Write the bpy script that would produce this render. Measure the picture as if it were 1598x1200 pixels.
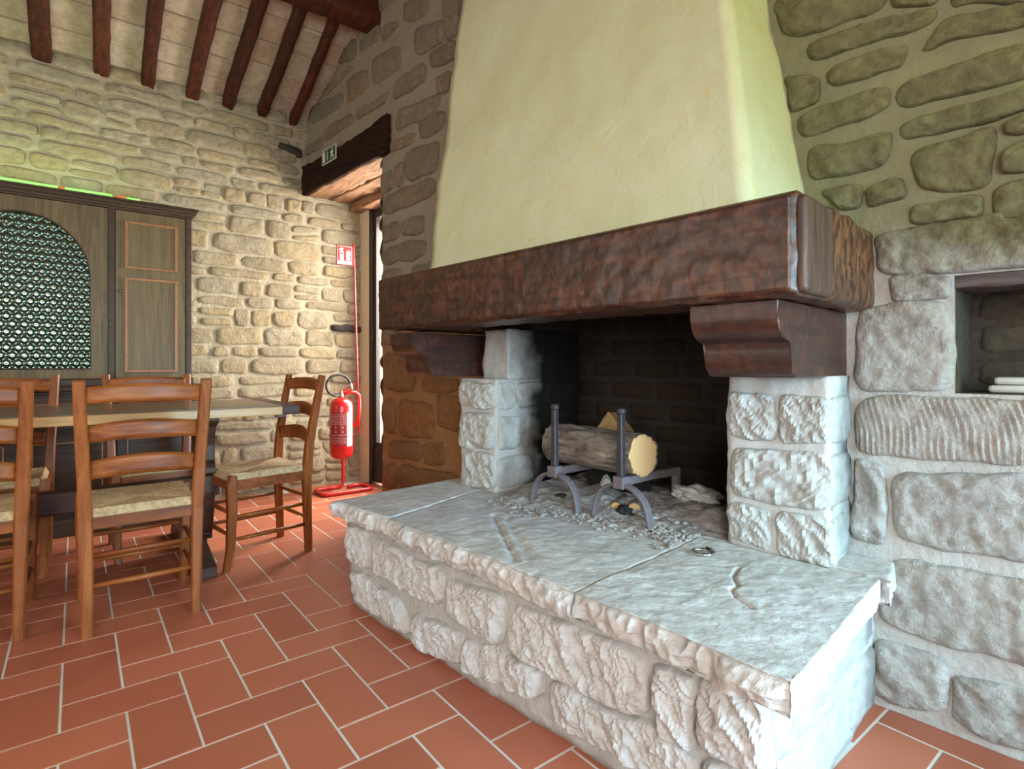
import bpy, bmesh, math, random
from mathutils import Vector, Matrix, noise

# ---------------------------------------------------------------- scene reset
for o in list(bpy.data.objects):
    bpy.data.objects.remove(o, do_unlink=True)
SC = bpy.context.scene
COL = SC.collection
R = math.radians
RND = random.Random(7)

# ---------------------------------------------------------------- camera
YAW = 0.9044
CAM_H = 1.018
cam_d = bpy.data.cameras.new('camera')
cam_d.sensor_width = 36.0
cam_d.lens = 865.0 / 1598.0 * 36.0
cam_d.shift_y = -30.0 / 1598.0
cam_d.clip_start = 0.02
cam = bpy.data.objects.new('camera', cam_d)
COL.objects.link(cam)
cam.location = (0, 0, CAM_H)
cam.rotation_euler = (R(90), 0, YAW)
SC.camera = cam

# ---------------------------------------------------------------- colour management
SC.view_settings.view_transform = 'Standard'
SC.view_settings.look = 'None'
SC.view_settings.gamma = 1.0
SC.view_settings.use_curve_mapping = False
SC.view_settings.exposure = 0.14
SC.cycles.use_denoising = True
SC.cycles.max_bounces = 8
SC.cycles.diffuse_bounces = 5
SC.cycles.sample_clamp_indirect = 6.0

# ---------------------------------------------------------------- world: pale daylight
W = bpy.data.worlds.new('sky')
SC.world = W
W.use_nodes = True
wb = W.node_tree.nodes['Background']
wb.inputs[0].default_value = (0.86, 0.93, 1.0, 1)
wb.inputs[1].default_value = 2.2

# fireplace wall frame: a runs along the wall, b into it (room side is negative)
TH = R(5.5)
OX, OY = -0.62, 1.905
E1 = Vector((math.cos(TH), math.sin(TH), 0))
E2 = Vector((-math.sin(TH), math.cos(TH), 0))
def F(a, b, z):
    return Vector((OX, OY, 0)) + E1 * a + E2 * b + Vector((0, 0, z))

def area(name, loc, target, sx, sy, power, col, spread=180):
    l = bpy.data.lights.new(name, 'AREA')
    l.shape = 'RECTANGLE'; l.size = sx; l.size_y = sy
    l.energy = power; l.color = col; l.spread = R(spread)
    o = bpy.data.objects.new(name, l)
    COL.objects.link(o)
    o.location = loc
    d = Vector(target) - Vector(loc)
    o.rotation_euler = d.to_track_quat('-Z', 'Y').to_euler()
    return o
# daylight by window a and the open doorway; unseen windows b, c added for fill
COOL = (0.42, 0.76, 1.0)
area('daylight_window_a', F(1.66, -0.75, 0.88), F(-1, -0.70, 0.25), 1.0, 1.2, 25, COOL, 75)
area('fill_daylight_b', F(1.66, -2.85, 1.45), F(-2.5, -1.6, 0.0), 1.4, 1.5, 86, (1.0, 0.97, 0.93))
area('fill_daylight_c', (-2.4, -3.38, 1.55), (-2.5, 0.2, 0.0), 1.5, 1.3, 32, (1.0, 0.95, 0.86))
area('daylight_door', F(-3.35, 0.95, 1.35), F(-3.2, -1.2, 0.5), 1.0, 1.9, 175, (1.0, 0.92, 0.80))

# ---------------------------------------------------------------- helpers
def link(o, parent=None):
    COL.objects.link(o)
    if parent is not None:
        o.parent = parent
    return o
def tag(o, label=None, cat=None, group=None, kind=None):
    if label: o['label'] = label
    if cat: o['category'] = cat
    if group: o['group'] = group
    if kind: o['kind'] = kind
    return o
def empty(name, loc=(0, 0, 0), rz=0.0, parent=None):
    o = bpy.data.objects.new(name, None)
    o.empty_display_size = 0.1
    link(o, parent)
    o.location = loc; o.rotation_euler = (0, 0, rz)
    return o
def mesh_obj(name, verts, faces, mat, parent=None, smooth=False):
    me = bpy.data.meshes.new(name)
    me.from_pydata([tuple(v) for v in verts], [], faces)
    me.validate()
    if smooth:
        me.polygons.foreach_set('use_smooth', [True] * len(me.polygons))
    me.materials.append(mat)
    me.update()
    return link(bpy.data.objects.new(name, me), parent)
def bm_obj(name, bm, mat, parent=None, smooth=False):
    me = bpy.data.meshes.new(name)
    bmesh.ops.recalc_face_normals(bm, faces=bm.faces[:])
    bm.to_mesh(me); bm.free()
    if smooth:
        me.polygons.foreach_set('use_smooth', [True] * len(me.polygons))
    me.materials.append(mat)
    return link(bpy.data.objects.new(name, me), parent)
def copy_tree(o, parent=None):
    c = o.copy()
    link(c, parent)
    for ch in list(o.children):
        copy_tree(ch, c)
    return c

def box_bm(bm, lo, hi, mp=None):
    """axis box from lo to hi, optionally mapped"""
    vs = []
    for z in (lo[2], hi[2]):
        for y in (lo[1], hi[1]):
            for x in (lo[0], hi[0]):
                p = Vector((x, y, z))
                vs.append(bm.verts.new(mp(p) if mp else p))
    for f in ((0, 2, 3, 1), (4, 5, 7, 6), (0, 1, 5, 4), (2, 6, 7, 3), (0, 4, 6, 2), (1, 3, 7, 5)):
        bm.faces.new([vs[i] for i in f])
    return vs
def box(name, lo, hi, mat, parent=None, bev=0.0, mp=None, seg=2):
    bm = bmesh.new()
    box_bm(bm, lo, hi)
    if bev > 0:
        bmesh.ops.bevel(bm, geom=bm.edges[:] + bm.verts[:], offset=bev, segments=seg, affect='EDGES', profile=0.6)
    if mp:
        for v in bm.verts: v.co = mp(v.co)
    return bm_obj(name, bm, mat, parent)
def Fv(p): return F(p[0], p[1], p[2])

def cube_grid(nx, ny, nz):
    """surface of the unit cube as verts (s,t,r in 0..1), quads and outward normals"""
    idx = {}; V = []; Q = []
    def vid(i, j, k):
        key = (i, j, k)
        if key not in idx:
            idx[key] = len(V); V.append((i / nx, j / ny, k / nz))
        return idx[key]
    for i in range(nx):
        for j in range(ny):
            Q.append((vid(i, j, 0), vid(i, j+1, 0), vid(i+1, j+1, 0), vid(i+1, j, 0)))
            Q.append((vid(i, j, nz), vid(i+1, j, nz), vid(i+1, j+1, nz), vid(i, j+1, nz)))
    for i in range(nx):
        for k in range(nz):
            Q.append((vid(i, 0, k), vid(i+1, 0, k), vid(i+1, 0, k+1), vid(i, 0, k+1)))
            Q.append((vid(i, ny, k), vid(i, ny, k+1), vid(i+1, ny, k+1), vid(i+1, ny, k)))
    for j in range(ny):
        for k in range(nz):
            Q.append((vid(0, j, k), vid(0, j, k+1), vid(0, j+1, k+1), vid(0, j+1, k)))
            Q.append((vid(nx, j, k), vid(nx, j+1, k), vid(nx, j+1, k+1), vid(nx, j, k+1)))
    return V, Q
def fr(p, f, octv=3, off=0.0):
    return noise.fractal(Vector((p[0]*f + off, p[1]*f - off*0.7, p[2]*f + off*1.3)), 1.0, 2.0, octv)
def rough_block(name, mp, n, mat, parent=None, amp=(0.004, 0.004, 0.004), freq=14, seed=0.0, smooth=True, rnd=0.0, ridge=None):
    """block mapped by mp(s,t,r); each side pushed out by fractal noise, edges softened"""
    V, Q = cube_grid(*n)
    out = []
    c = mp(0.5, 0.5, 0.5)
    ex = (mp(1, .5, .5) - mp(0, .5, .5)).normalized()
    ey = (mp(.5, 1, .5) - mp(.5, 0, .5)).normalized()
    ez = (mp(.5, .5, 1) - mp(.5, .5, 0)).normalized()
    for s, t, r in V:
        p = mp(s, t, r)
        d = Vector((0, 0, 0))
        nf = fr(p, freq, 4, seed)
        sides = 0
        for val, e, am in ((s, ex, amp[0]), (t, ey, amp[1]), (r, ez, amp[2])):
            if val < 1e-6: d -= e * am * nf; d += e * rnd * 0; sides += 1
            elif val > 1 - 1e-6: d += e * am * nf; sides += 1
        if sides >= 2 and rnd > 0:
            d += (c - p).normalized() * 0
            for val, e in ((s, ex), (t, ey), (r, ez)):
                if val < 1e-6: d += e * rnd
                elif val > 1 - 1e-6: d -= e * rnd
        if ridge: d += ridge(s, t, r, p)
        out.append(p + d)
    return mesh_obj(name, out, Q, mat, parent, smooth)

def tube(name, pts, rad, mat, parent=None, seg=8, closed=False, caps=True, bm=None):
    """round tube along points; rad number or list"""
    own = bm is None
    if own: bm = bmesh.new()
    pts = [Vector(p) for p in pts]
    n = len(pts)
    rings = []
    prev = None
    for i, p in enumerate(pts):
        if closed: d = pts[(i+1) % n] - pts[i-1]
        else: d = pts[min(i+1, n-1)] - pts[max(i-1, 0)]
        d.normalize()
        if prev is None:
            up = Vector((0, 0, 1)) if abs(d.z) < 0.9 else Vector((1, 0, 0))
            x = d.cross(up).normalized()
        else:
            x = (prev - d * prev.dot(d)).normalized()
        prev = x
        y = d.cross(x)
        rr = rad[i] if isinstance(rad, (list, tuple)) else rad
        rings.append([bm.verts.new(p + (x * math.cos(2*math.pi*k/seg) + y * math.sin(2*math.pi*k/seg)) * rr) for k in range(seg)])
    rng = range(n) if closed else range(n-1)
    for i in rng:
        A, B = rings[i], rings[(i+1) % n]
        for k in range(seg):
            bm.faces.new((A[k], A[(k+1) % seg], B[(k+1) % seg], B[k]))
    if caps and not closed:
        bm.faces.new(rings[0][::-1]); bm.faces.new(rings[-1])
    if own:
        return bm_obj(name, bm, mat, parent, smooth=True)
def lathe(name, prof, mat, parent=None, loc=(0, 0, 0), seg=24, smooth=True):
    bm = bmesh.new()
    rings = []
    for r, z in prof:
        rings.append([bm.verts.new((loc[0] + r*math.cos(2*math.pi*k/seg), loc[1] + r*math.sin(2*math.pi*k/seg), loc[2] + z)) for k in range(seg)])
    for A, B in zip(rings, rings[1:]):
        for k in range(seg):
            bm.faces.new((A[k], A[(k+1) % seg], B[(k+1) % seg], B[k]))
    bm.faces.new(rings[0][::-1]); bm.faces.new(rings[-1])
    return bm_obj(name, bm, mat, parent, smooth)
def prism(name, poly, d0, d1, mp, mat, parent=None, bev=0.0):
    """polygon (x,y) extruded d0..d1, mapped by mp(x,y,d)"""
    bm = bmesh.new()
    A = [bm.verts.new((x, y, d0)) for x, y in poly]
    B = [bm.verts.new((x, y, d1)) for x, y in poly]
    n = len(poly)
    bm.faces.new(A[::-1]); bm.faces.new(B)
    for i in range(n):
        bm.faces.new((A[i], A[(i+1) % n], B[(i+1) % n], B[i]))
    if bev > 0:
        bmesh.ops.bevel(bm, geom=bm.edges[:], offset=bev, segments=1, affect='EDGES')
    for v in bm.verts: v.co = mp(*v.co)
    return bm_obj(name, bm, mat, parent)
def strip(name, pts, widths, thick, wdir, mat, parent=None, bev=0.004):
    """rectangular bar swept along pts; widths along wdir, thick across"""
    bm = bmesh.new()
    pts = [Vector(p) for p in pts]
    wd = Vector(wdir).normalized()
    rings = []
    for i, p in enumerate(pts):
        d = (pts[min(i+1, len(pts)-1)] - pts[max(i-1, 0)]).normalized()
        td = d.cross(wd).normalized()
        w = widths[i] if isinstance(widths, (list, tuple)) else widths
        t = thick[i] if isinstance(thick, (list, tuple)) else thick
        b = bev
        cs = [(-w/2+b, -t/2), (w/2-b, -t/2), (w/2, -t/2+b), (w/2, t/2-b), (w/2-b, t/2), (-w/2+b, t/2), (-w/2, t/2-b), (-w/2, -t/2+b)]
        rings.append([bm.verts.new(p + wd*x + td*y) for x, y in cs])
    for A, B in zip(rings, rings[1:]):
        for k in range(8):
            bm.faces.new((A[k], A[(k+1) % 8], B[(k+1) % 8], B[k]))
    bm.faces.new(rings[0][::-1]); bm.faces.new(rings[-1])
    return bm_obj(name, bm, mat, parent)
def flat_poly(name, poly, mp, mat, parent=None, thick=0.001):
    return prism(name, poly, 0, thick, mp, mat, parent)

# ---------------------------------------------------------------- materials
def new_mat(name):
    m = bpy.data.materials.new(name); m.use_nodes = True
    nt = m.node_tree
    return m, nt, nt.nodes['Principled BSDF']
def N(nt, t, **kw):
    n = nt.nodes.new(t)
    for k, v in kw.items():
        if k.startswith('i_'): n.inputs[int(k[2:])].default_value = v
        else: setattr(n, k, v)
    return n
def ramp(nt, fac, stops, interp='LINEAR'):
    r = nt.nodes.new('ShaderNodeValToRGB')
    r.color_ramp.interpolation = interp
    els = r.color_ramp.elements
    els[0].position = stops[0][0]; els[0].color = (*stops[0][1], 1)
    els[1].position = stops[-1][0]; els[1].color = (*stops[-1][1], 1)
    for p, c in stops[1:-1]:
        e = els.new(p); e.color = (*c, 1)
    if fac is not None: nt.links.new(fac, r.inputs[0])
    return r
def mixc(nt, fac, a, b, blend='MIX'):
    m = nt.nodes.new('ShaderNodeMix'); m.data_type = 'RGBA'; m.blend_type = blend
    for sock, v in ((m.inputs[0], fac), (m.inputs[6], a), (m.inputs[7], b)):
        if isinstance(v, (int, float)): sock.default_value = v
        elif isinstance(v, tuple): sock.default_value = (*v, 1)
        else: nt.links.new(v, sock)
    return m.outputs[2]
def noise_n(nt, vec, scale, detail=4, rough=0.6, dist=0.0):
    n = nt.nodes.new('ShaderNodeTexNoise')
    n.inputs['Scale'].default_value = scale; n.inputs['Detail'].default_value = detail
    n.inputs['Roughness'].default_value = rough; n.inputs['Distortion'].default_value = dist
    if vec is not None: nt.links.new(vec, n.inputs['Vector'])
    return n.outputs['Fac']
def position(nt):
    return nt.nodes.new('ShaderNodeNewGeometry').outputs['Position']
def objcoord(nt):
    return nt.nodes.new('ShaderNodeTexCoord').outputs['Object']
def scaled(nt, vec, s, rot=(0, 0, 0)):
    m = nt.nodes.new('ShaderNodeMapping'); m.inputs['Scale'].default_value = s; m.inputs['Rotation'].default_value = rot
    nt.links.new(vec, m.inputs['Vector']); return m.outputs[0]
def bump(nt, bsdf, height, strength, dist=0.01, prev=None):
    b = nt.nodes.new('ShaderNodeBump'); b.inputs['Strength'].default_value = strength; b.inputs['Distance'].default_value = dist
    nt.links.new(height, b.inputs['Height'])
    if prev is not None: nt.links.new(prev, b.inputs['Normal'])
    nt.links.new(b.outputs[0], bsdf.inputs['Normal']); return b.outputs[0]
def math_n(nt, op, a, b=None, clamp=False):
    m = nt.nodes.new('ShaderNodeMath'); m.operation = op; m.use_clamp = clamp
    for s, v in ((m.inputs[0], a), (m.inputs[1], b)):
        if v is None: continue
        if isinstance(v, (int, float)): s.default_value = v
        else: nt.links.new(v, s)
    return m.outputs[0]

def mat_stone(name, cols, dark=None, wash=None, wash_amt=0.45, rough=0.9, bs=0.5, fine=60, bd=0.012, spread=1.0, stain_or_shade=None):
    """weathered sandstone: colour varies from stone to stone, blotches, optional lime wash"""
    m, nt, b = new_mat(name)
    P = position(nt)
    rnd = nt.nodes.new('ShaderNodeObjectInfo').outputs['Random']
    n1 = noise_n(nt, P, 5.0, 4, 0.6)
    n2 = noise_n(nt, P, 28.0, 5, 0.7)
    f = math_n(nt, 'ADD', math_n(nt, 'MULTIPLY', rnd, 0.62 * spread), math_n(nt, 'MULTIPLY', n1, 0.55))
    f = math_n(nt, 'ADD', f, -0.08, True)
    k = len(cols)
    col = ramp(nt, f, [(i / (k - 1), c) for i, c in enumerate(cols)]).outputs[0]
    if dark:
        col = mixc(nt, ramp(nt, n2, [(0.42, (0, 0, 0)), (0.72, (0.75,)*3)]).outputs[0], col, dark)
    if wash:
        n3 = noise_n(nt, P, 9.0, 5, 0.65)
        col = mixc(nt, ramp(nt, n3, [(0.62 - wash_amt*0.35, (0, 0, 0)), (0.72 - wash_amt*0.1, (wash_amt*1.6,)*3)]).outputs[0], col, wash)
    if stain_or_shade is not None:
        col = stain_or_shade(nt, P, col)
    nt.links.new(col, b.inputs['Base Color'])
    b.inputs['Roughness'].default_value = rough
    b.inputs['Specular IOR Level'].default_value = 0.25
    h = math_n(nt, 'ADD', math_n(nt, 'MULTIPLY', noise_n(nt, P, fine, 6, 0.7), 0.6), noise_n(nt, P, fine*0.3, 3, 0.6))
    bump(nt, b, h, bs, bd)
    return m
def F_coord(nt, P, e):
    """signed distance along E1 / E2 of the fireplace frame"""
    d = nt.nodes.new('ShaderNodeVectorMath'); d.operation = 'DOT_PRODUCT'
    nt.links.new(P, d.inputs[0]); d.inputs[1].default_value = tuple(e)
    return math_n(nt, 'ADD', d.outputs['Value'], -(OX*e[0] + OY*e[1]))
def dim_green_above(z0, z1, mul):
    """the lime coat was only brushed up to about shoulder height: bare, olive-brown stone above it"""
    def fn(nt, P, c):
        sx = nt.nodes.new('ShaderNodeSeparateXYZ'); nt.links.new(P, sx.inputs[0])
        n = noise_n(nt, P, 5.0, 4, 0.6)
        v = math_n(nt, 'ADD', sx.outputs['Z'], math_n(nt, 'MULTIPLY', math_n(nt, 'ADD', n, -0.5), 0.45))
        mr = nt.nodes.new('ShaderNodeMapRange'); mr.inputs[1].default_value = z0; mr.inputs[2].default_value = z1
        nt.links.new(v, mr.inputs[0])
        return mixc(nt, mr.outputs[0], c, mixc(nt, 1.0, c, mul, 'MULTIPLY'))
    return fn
def fire_red(nt, P, c):
    """stone beside the hearth burnt redder by years of fires"""
    sx = nt.nodes.new('ShaderNodeSeparateXYZ'); nt.links.new(P, sx.inputs[0])
    v = math_n(nt, 'ADD', sx.outputs['Z'], math_n(nt, 'MULTIPLY', math_n(nt, 'ADD', noise_n(nt, P, 3.0, 3, 0.6), -0.5), 0.8))
    mr = nt.nodes.new('ShaderNodeMapRange'); mr.inputs[1].default_value = 1.45; mr.inputs[2].default_value = 1.05
    nt.links.new(v, mr.inputs[0])
    return mixc(nt, mr.outputs[0], c, mixc(nt, 1.0, c, (1.0, 0.62, 0.36), 'MULTIPLY'))
def soot_stain(lo, hi, col=(0.010, 0.009, 0.008), amt=1.0):
    """sooty deposit of the fire, thickening towards the back of the firebox"""
    def fn(nt, P, c):
        bb = F_coord(nt, P, E2)
        n = noise_n(nt, P, 6.0, 4, 0.6)
        v = math_n(nt, 'ADD', bb, math_n(nt, 'MULTIPLY', math_n(nt, 'ADD', n, -0.5), 0.22))
        mr = nt.nodes.new('ShaderNodeMapRange'); mr.inputs[1].default_value = lo; mr.inputs[2].default_value = hi
        mr.inputs[4].default_value = amt
        nt.links.new(v, mr.inputs[0])
        return mixc(nt, mr.outputs[0], c, col)
    return fn

TAN = [(0.24, 0.20, 0.13), (0.32, 0.27, 0.185), (0.40, 0.315, 0.18), (0.34, 0.30, 0.22), (0.43, 0.365, 0.245)]
M_ST_BACK = mat_stone('stone_back', TAN, dark=(0.22, 0.18, 0.115), wash=(0.44, 0.385, 0.27), wash_amt=0.4, bs=0.9, fine=50, bd=0.02)
M_MORT_BACK = mat_stone('mortar_back', [(0.38, 0.335, 0.235), (0.44, 0.39, 0.28), (0.49, 0.44, 0.325)], bs=0.8, fine=40, bd=0.02)
M_ST_LEFT = mat_stone('stone_brown', [(0.15, 0.125, 0.09), (0.21, 0.165, 0.115), (0.26, 0.185, 0.115), (0.20, 0.175, 0.135), (0.29, 0.225, 0.15)], dark=(0.12, 0.095, 0.07), wash=(0.26, 0.215, 0.155), wash_amt=0.35, bs=0.9, fine=40, bd=0.02, stain_or_shade=fire_red)
M_MORT_LEFT = mat_stone('mortar_brown', [(0.23, 0.19, 0.14), (0.28, 0.235, 0.175), (0.32, 0.27, 0.20)], bs=0.8, fine=45, bd=0.02, stain_or_shade=fire_red)
M_ST_RIGHT = mat_stone('stone_grey', [(0.36, 0.345, 0.31), (0.44, 0.415, 0.37), (0.40, 0.39, 0.36), (0.50, 0.475, 0.43)], dark=(0.25, 0.225, 0.19), wash=(0.52, 0.51, 0.47), wash_amt=0.4, bs=1.0, fine=36, bd=0.022, stain_or_shade=dim_green_above(1.22, 1.42, (0.45, 0.45, 0.265)))
M_MORT_RIGHT = mat_stone('mortar_grey', [(0.46, 0.45, 0.415), (0.54, 0.53, 0.49), (0.60, 0.59, 0.55)], bs=0.8, fine=40, bd=0.02, stain_or_shade=dim_green_above(1.22, 1.42, (0.51, 0.51, 0.32)))
M_ST_HEARTH = mat_stone('stone_hearth', [(0.46, 0.46, 0.445), (0.52, 0.525, 0.515), (0.555, 0.56, 0.555), (0.50, 0.49, 0.46)], dark=(0.37, 0.35, 0.31), wash=(0.58, 0.59, 0.585), wash_amt=0.4, bs=0.8, fine=60, bd=0.007)
M_MORT_HEARTH = mat_stone('mortar_hearth', [(0.44, 0.44, 0.42), (0.49, 0.495, 0.475), (0.53, 0.535, 0.52)], bs=0.8, fine=45, bd=0.02)
M_SLAB = mat_stone('stone_slab', [(0.46, 0.45, 0.43), (0.55, 0.54, 0.52), (0.62, 0.61, 0.59)], dark=(0.38, 0.36, 0.33), wash=(0.68, 0.67, 0.65), wash_amt=0.4, bs=0.8, fine=34, bd=0.011,
                   stain_or_shade=None)
M_ST_PIER = mat_stone('stone_pier', [(0.38, 0.38, 0.35), (0.44, 0.44, 0.41), (0.48, 0.48, 0.455)], dark=(0.30, 0.275, 0.235), wash=(0.54, 0.55, 0.53), wash_amt=0.4, bs=0.8, fine=60, bd=0.007, stain_or_shade=soot_stain(-0.16, 0.02))
M_MORT_PIER = mat_stone('mortar_pier', [(0.46, 0.46, 0.43), (0.53, 0.53, 0.50)], bs=0.5, fine=50, stain_or_shade=soot_stain(-0.16, 0.02))
M_SOOT_BRICK = mat_stone('sooty_brick', [(0.014, 0.010, 0.008), (0.030, 0.019, 0.012), (0.020, 0.015, 0.012), (0.040, 0.025, 0.016)], bs=0.5, fine=40, rough=0.85)
M_SOOT_MORT = mat_stone('sooty_mortar', [(0.025, 0.02, 0.016), (0.045, 0.036, 0.03)], bs=0.5, fine=40)

def mat_wood(name, cols, scale=(3, 3, 40), rough=0.45, bs=0.15, coat=0.0, mottling=0.0, axis_rot=(0, 0, 0), fig=1.0, spec=0.4):
    """scale: small along the grain"""
    m, nt, b = new_mat(name)
    C = scaled(nt, objcoord(nt), scale, axis_rot)
    n = noise_n(nt, C, 1.0, 6, 0.65, 1.2)
    rnd = nt.nodes.new('ShaderNodeObjectInfo').outputs['Random']
    f = math_n(nt, 'ADD', n, math_n(nt, 'MULTIPLY', math_n(nt, 'ADD', rnd, -0.5), 0.16))
    k = len(cols)
    col = ramp(nt, f, [(0.28 + 0.44 * i / (k - 1), c) for i, c in enumerate(cols)]).outputs[0]
    if mottling:
        v = noise_n(nt, objcoord(nt), 16.0, 3, 0.55, 0.8)
        col = mixc(nt, ramp(nt, v, [(0.45, (0, 0, 0)), (0.62, (mottling,)*3)]).outputs[0], col, cols[0])
    nt.links.new(col, b.inputs['Base Color'])
    b.inputs['Roughness'].default_value = rough
    b.inputs['Specular IOR Level'].default_value = spec
    if coat:
        b.inputs['Coat Weight'].default_value = coat; b.inputs['Coat Roughness'].default_value = 0.25
    bump(nt, b, n, bs, 0.004)
    return m
M_CHAIR = mat_wood('cherry_wood', [(0.115, 0.029, 0.006), (0.24, 0.069, 0.015), (0.36, 0.122, 0.029)], (26, 26, 2.2), 0.42, 0.06, coat=0.05, spec=0.28)
M_CHAIR_H = mat_wood('cherry_wood_rail', [(0.115, 0.029, 0.006), (0.24, 0.069, 0.015), (0.37, 0.126, 0.030)], (2.2, 26, 26), 0.42, 0.06, coat=0.05, spec=0.28)
M_CHAIR_D = mat_wood('dark_chair_wood', [(0.035, 0.012, 0.006), (0.075, 0.026, 0.012), (0.11, 0.042, 0.018)], (26, 26, 2.2), 0.4, 0.06, coat=0.2)
M_TABLE = mat_wood('table_oak', [(0.34, 0.18, 0.055), (0.50, 0.29, 0.095), (0.62, 0.38, 0.14)], (30, 2.5, 30), 0.4, 0.08, coat=0.2)
M_TABLE_TOP = mat_wood('table_top', [(0.055, 0.032, 0.016), (0.10, 0.062, 0.032), (0.14, 0.09, 0.05)], (30, 2.0, 30), 0.33, 0.05, coat=0.3)
M_TABLE_D = mat_wood('table_dark', [(0.030, 0.012, 0.009), (0.062, 0.026, 0.018), (0.095, 0.045, 0.03)], (20, 3, 20), 0.5, 0.08)
M_CAB = mat_wood('cabinet_walnut', [(0.075, 0.050, 0.018), (0.135, 0.093, 0.037), (0.18, 0.128, 0.055)], (34, 34, 2.0), 0.5, 0.05, coat=0.0)
M_CAB_D = mat_wood('cabinet_dark', [(0.022, 0.012, 0.007), (0.046, 0.026, 0.014), (0.072, 0.042, 0.022)], (30, 2.0, 30), 0.45, 0.05, spec=0.3)
M_BEAD = mat_wood('bead_wood', [(0.22, 0.095, 0.03), (0.34, 0.16, 0.055)], (20, 20, 20), 0.4, 0.05)
M_RAFTER = mat_wood('rafter_wood', [(0.020, 0.005, 0.003), (0.058, 0.014, 0.007), (0.11, 0.028, 0.012)], (3, 30, 30), 0.55, 0.25, spec=0.25)
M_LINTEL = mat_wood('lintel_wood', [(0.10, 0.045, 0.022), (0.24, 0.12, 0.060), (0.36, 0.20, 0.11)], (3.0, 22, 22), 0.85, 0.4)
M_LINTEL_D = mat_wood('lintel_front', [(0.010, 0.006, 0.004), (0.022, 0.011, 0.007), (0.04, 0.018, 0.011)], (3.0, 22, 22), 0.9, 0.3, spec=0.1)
def mat_mantel(name, base, sc, mott=0.85):
    m, nt, b = new_mat(name)
    O = objcoord(nt)
    C = scaled(nt, O, sc)
    g = noise_n(nt, C, 1.0, 6, 0.65, 1.0)
    col = ramp(nt, g, [(0.3, base[0]), (0.5, base[1]), (0.72, base[2])]).outputs[0]
    v = noise_n(nt, scaled(nt, O, (1.25, 1.25, 0.8)), 34.0, 2, 0.5, 0.4)
    col = mixc(nt, ramp(nt, v, [(0.46, (0, 0, 0)), (0.56, (mott,)*3)]).outputs[0], col, (0.016, 0.008, 0.006))
    v2 = noise_n(nt, O, 4.0, 3, 0.5)
    col = mixc(nt, ramp(nt, v2, [(0.4, (0, 0, 0)), (0.75, (0.5,)*3)]).outputs[0], col, (0.03, 0.016, 0.011))
    nt.links.new(col, b.inputs['Base Color'])
    b.inputs['Roughness'].default_value = 0.42
    b.inputs['Coat Weight'].default_value = 0.10
    b.inputs['Coat Roughness'].default_value = 0.3
    h = math_n(nt, 'ADD', math_n(nt, 'MULTIPLY', g, 0.35), v)
    bump(nt, b, h, 0.35, 0.006)
    return m
M_MANTEL = mat_mantel('mantel_oak', [(0.026, 0.010, 0.006), (0.078, 0.026, 0.012), (0.15, 0.054, 0.022)], (3.5, 26, 26), 0.62)
M_MANTEL_END = mat_mantel('mantel_oak_end', [(0.06, 0.024, 0.013), (0.15, 0.060, 0.026), (0.27, 0.115, 0.045)], (12, 26, 3.5), 0.75)
M_MANTEL_FACING = mat_wood('mantel_facing', [(0.035, 0.022, 0.017), (0.085, 0.045, 0.028), (0.16, 0.085, 0.045)], (20, 40, 2.5), 0.5, 0.3)
M_CORBEL = mat_mantel('corbel_oak', [(0.020, 0.008, 0.006), (0.065, 0.021, 0.012), (0.12, 0.040, 0.020)], (5, 4, 26), 0.5)

def mat_simple(name, col, rough=0.5, metal=0.0, var=0.0, vs=8.0, emit=None, es=0.0, bs=0.0, fine=40, spec=0.5):
    m, nt, b = new_mat(name)
    b.inputs['Base Color'].default_value = (*col, 1)
    if var > 0:
        n = noise_n(nt, position(nt), vs, 4, 0.6)
        c = mixc(nt, n, tuple(x*(1-var) for x in col), tuple(min(1, x*(1+var)) for x in col))
        nt.links.new(c, b.inputs['Base Color'])
    if bs > 0:
        bump(nt, b, noise_n(nt, position(nt), fine, 5, 0.65), bs, 0.006)
    b.inputs['Roughness'].default_value = rough
    b.inputs['Metallic'].default_value = metal
    b.inputs['Specular IOR Level'].default_value = spec
    if emit:
        b.inputs['Emission Color'].default_value = (*emit, 1); b.inputs['Emission Strength'].default_value = es
    return m
M_GROUT = mat_simple('grout', (0.56, 0.56, 0.51), 0.9, var=0.15, vs=6, bs=0.3)
M_PLASTER = mat_simple('plaster_plain', (0.56, 0.48, 0.33), 0.9, var=0.12, vs=5, bs=0.3, fine=25)
M_SHELL = mat_simple('plaster_shell', (0.62, 0.58, 0.50), 0.9, var=0.08, vs=3)
M_RED = mat_simple('red_paint', (0.50, 0.012, 0.012), 0.25, var=0.1, spec=0.6)
M_PRINT = mat_simple('label_print', (0.55, 0.36, 0.34), 0.5)
M_RED_SIGN = mat_simple('red_sign', (0.42, 0.008, 0.012), 0.5)
M_RED_DARK = mat_simple('red_sign_back', (0.16, 0.008, 0.010), 0.5)
M_WHITE = mat_simple('white_print', (0.72, 0.72, 0.68), 0.5)
M_BLACK = mat_simple('black_rubber', (0.014, 0.014, 0.014), 0.5, var=0.1)
M_BLACKPRINT = mat_simple('black_print', (0.02, 0.02, 0.02), 0.6)
M_STEEL = mat_simple('steel', (0.55, 0.55, 0.54), 0.3, 1.0)
M_BRASS = mat_simple('old_brass', (0.10, 0.085, 0.05), 0.4, 0.9)
M_GREEN = mat_simple('green_sign', (0.010, 0.075, 0.032), 0.5)
M_IRON = mat_simple('wrought_iron', (0.055, 0.045, 0.048), 0.55, 0.5, var=0.35, vs=20, bs=0.4, fine=60)
M_IRON2 = mat_simple('ashy_iron', (0.15, 0.12, 0.125), 0.7, 0.25, var=0.3, vs=20, bs=0.4, fine=60)
M_CANDLE = mat_simple('candle_wax', (0.62, 0.62, 0.55), 0.4, var=0.05)
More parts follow.
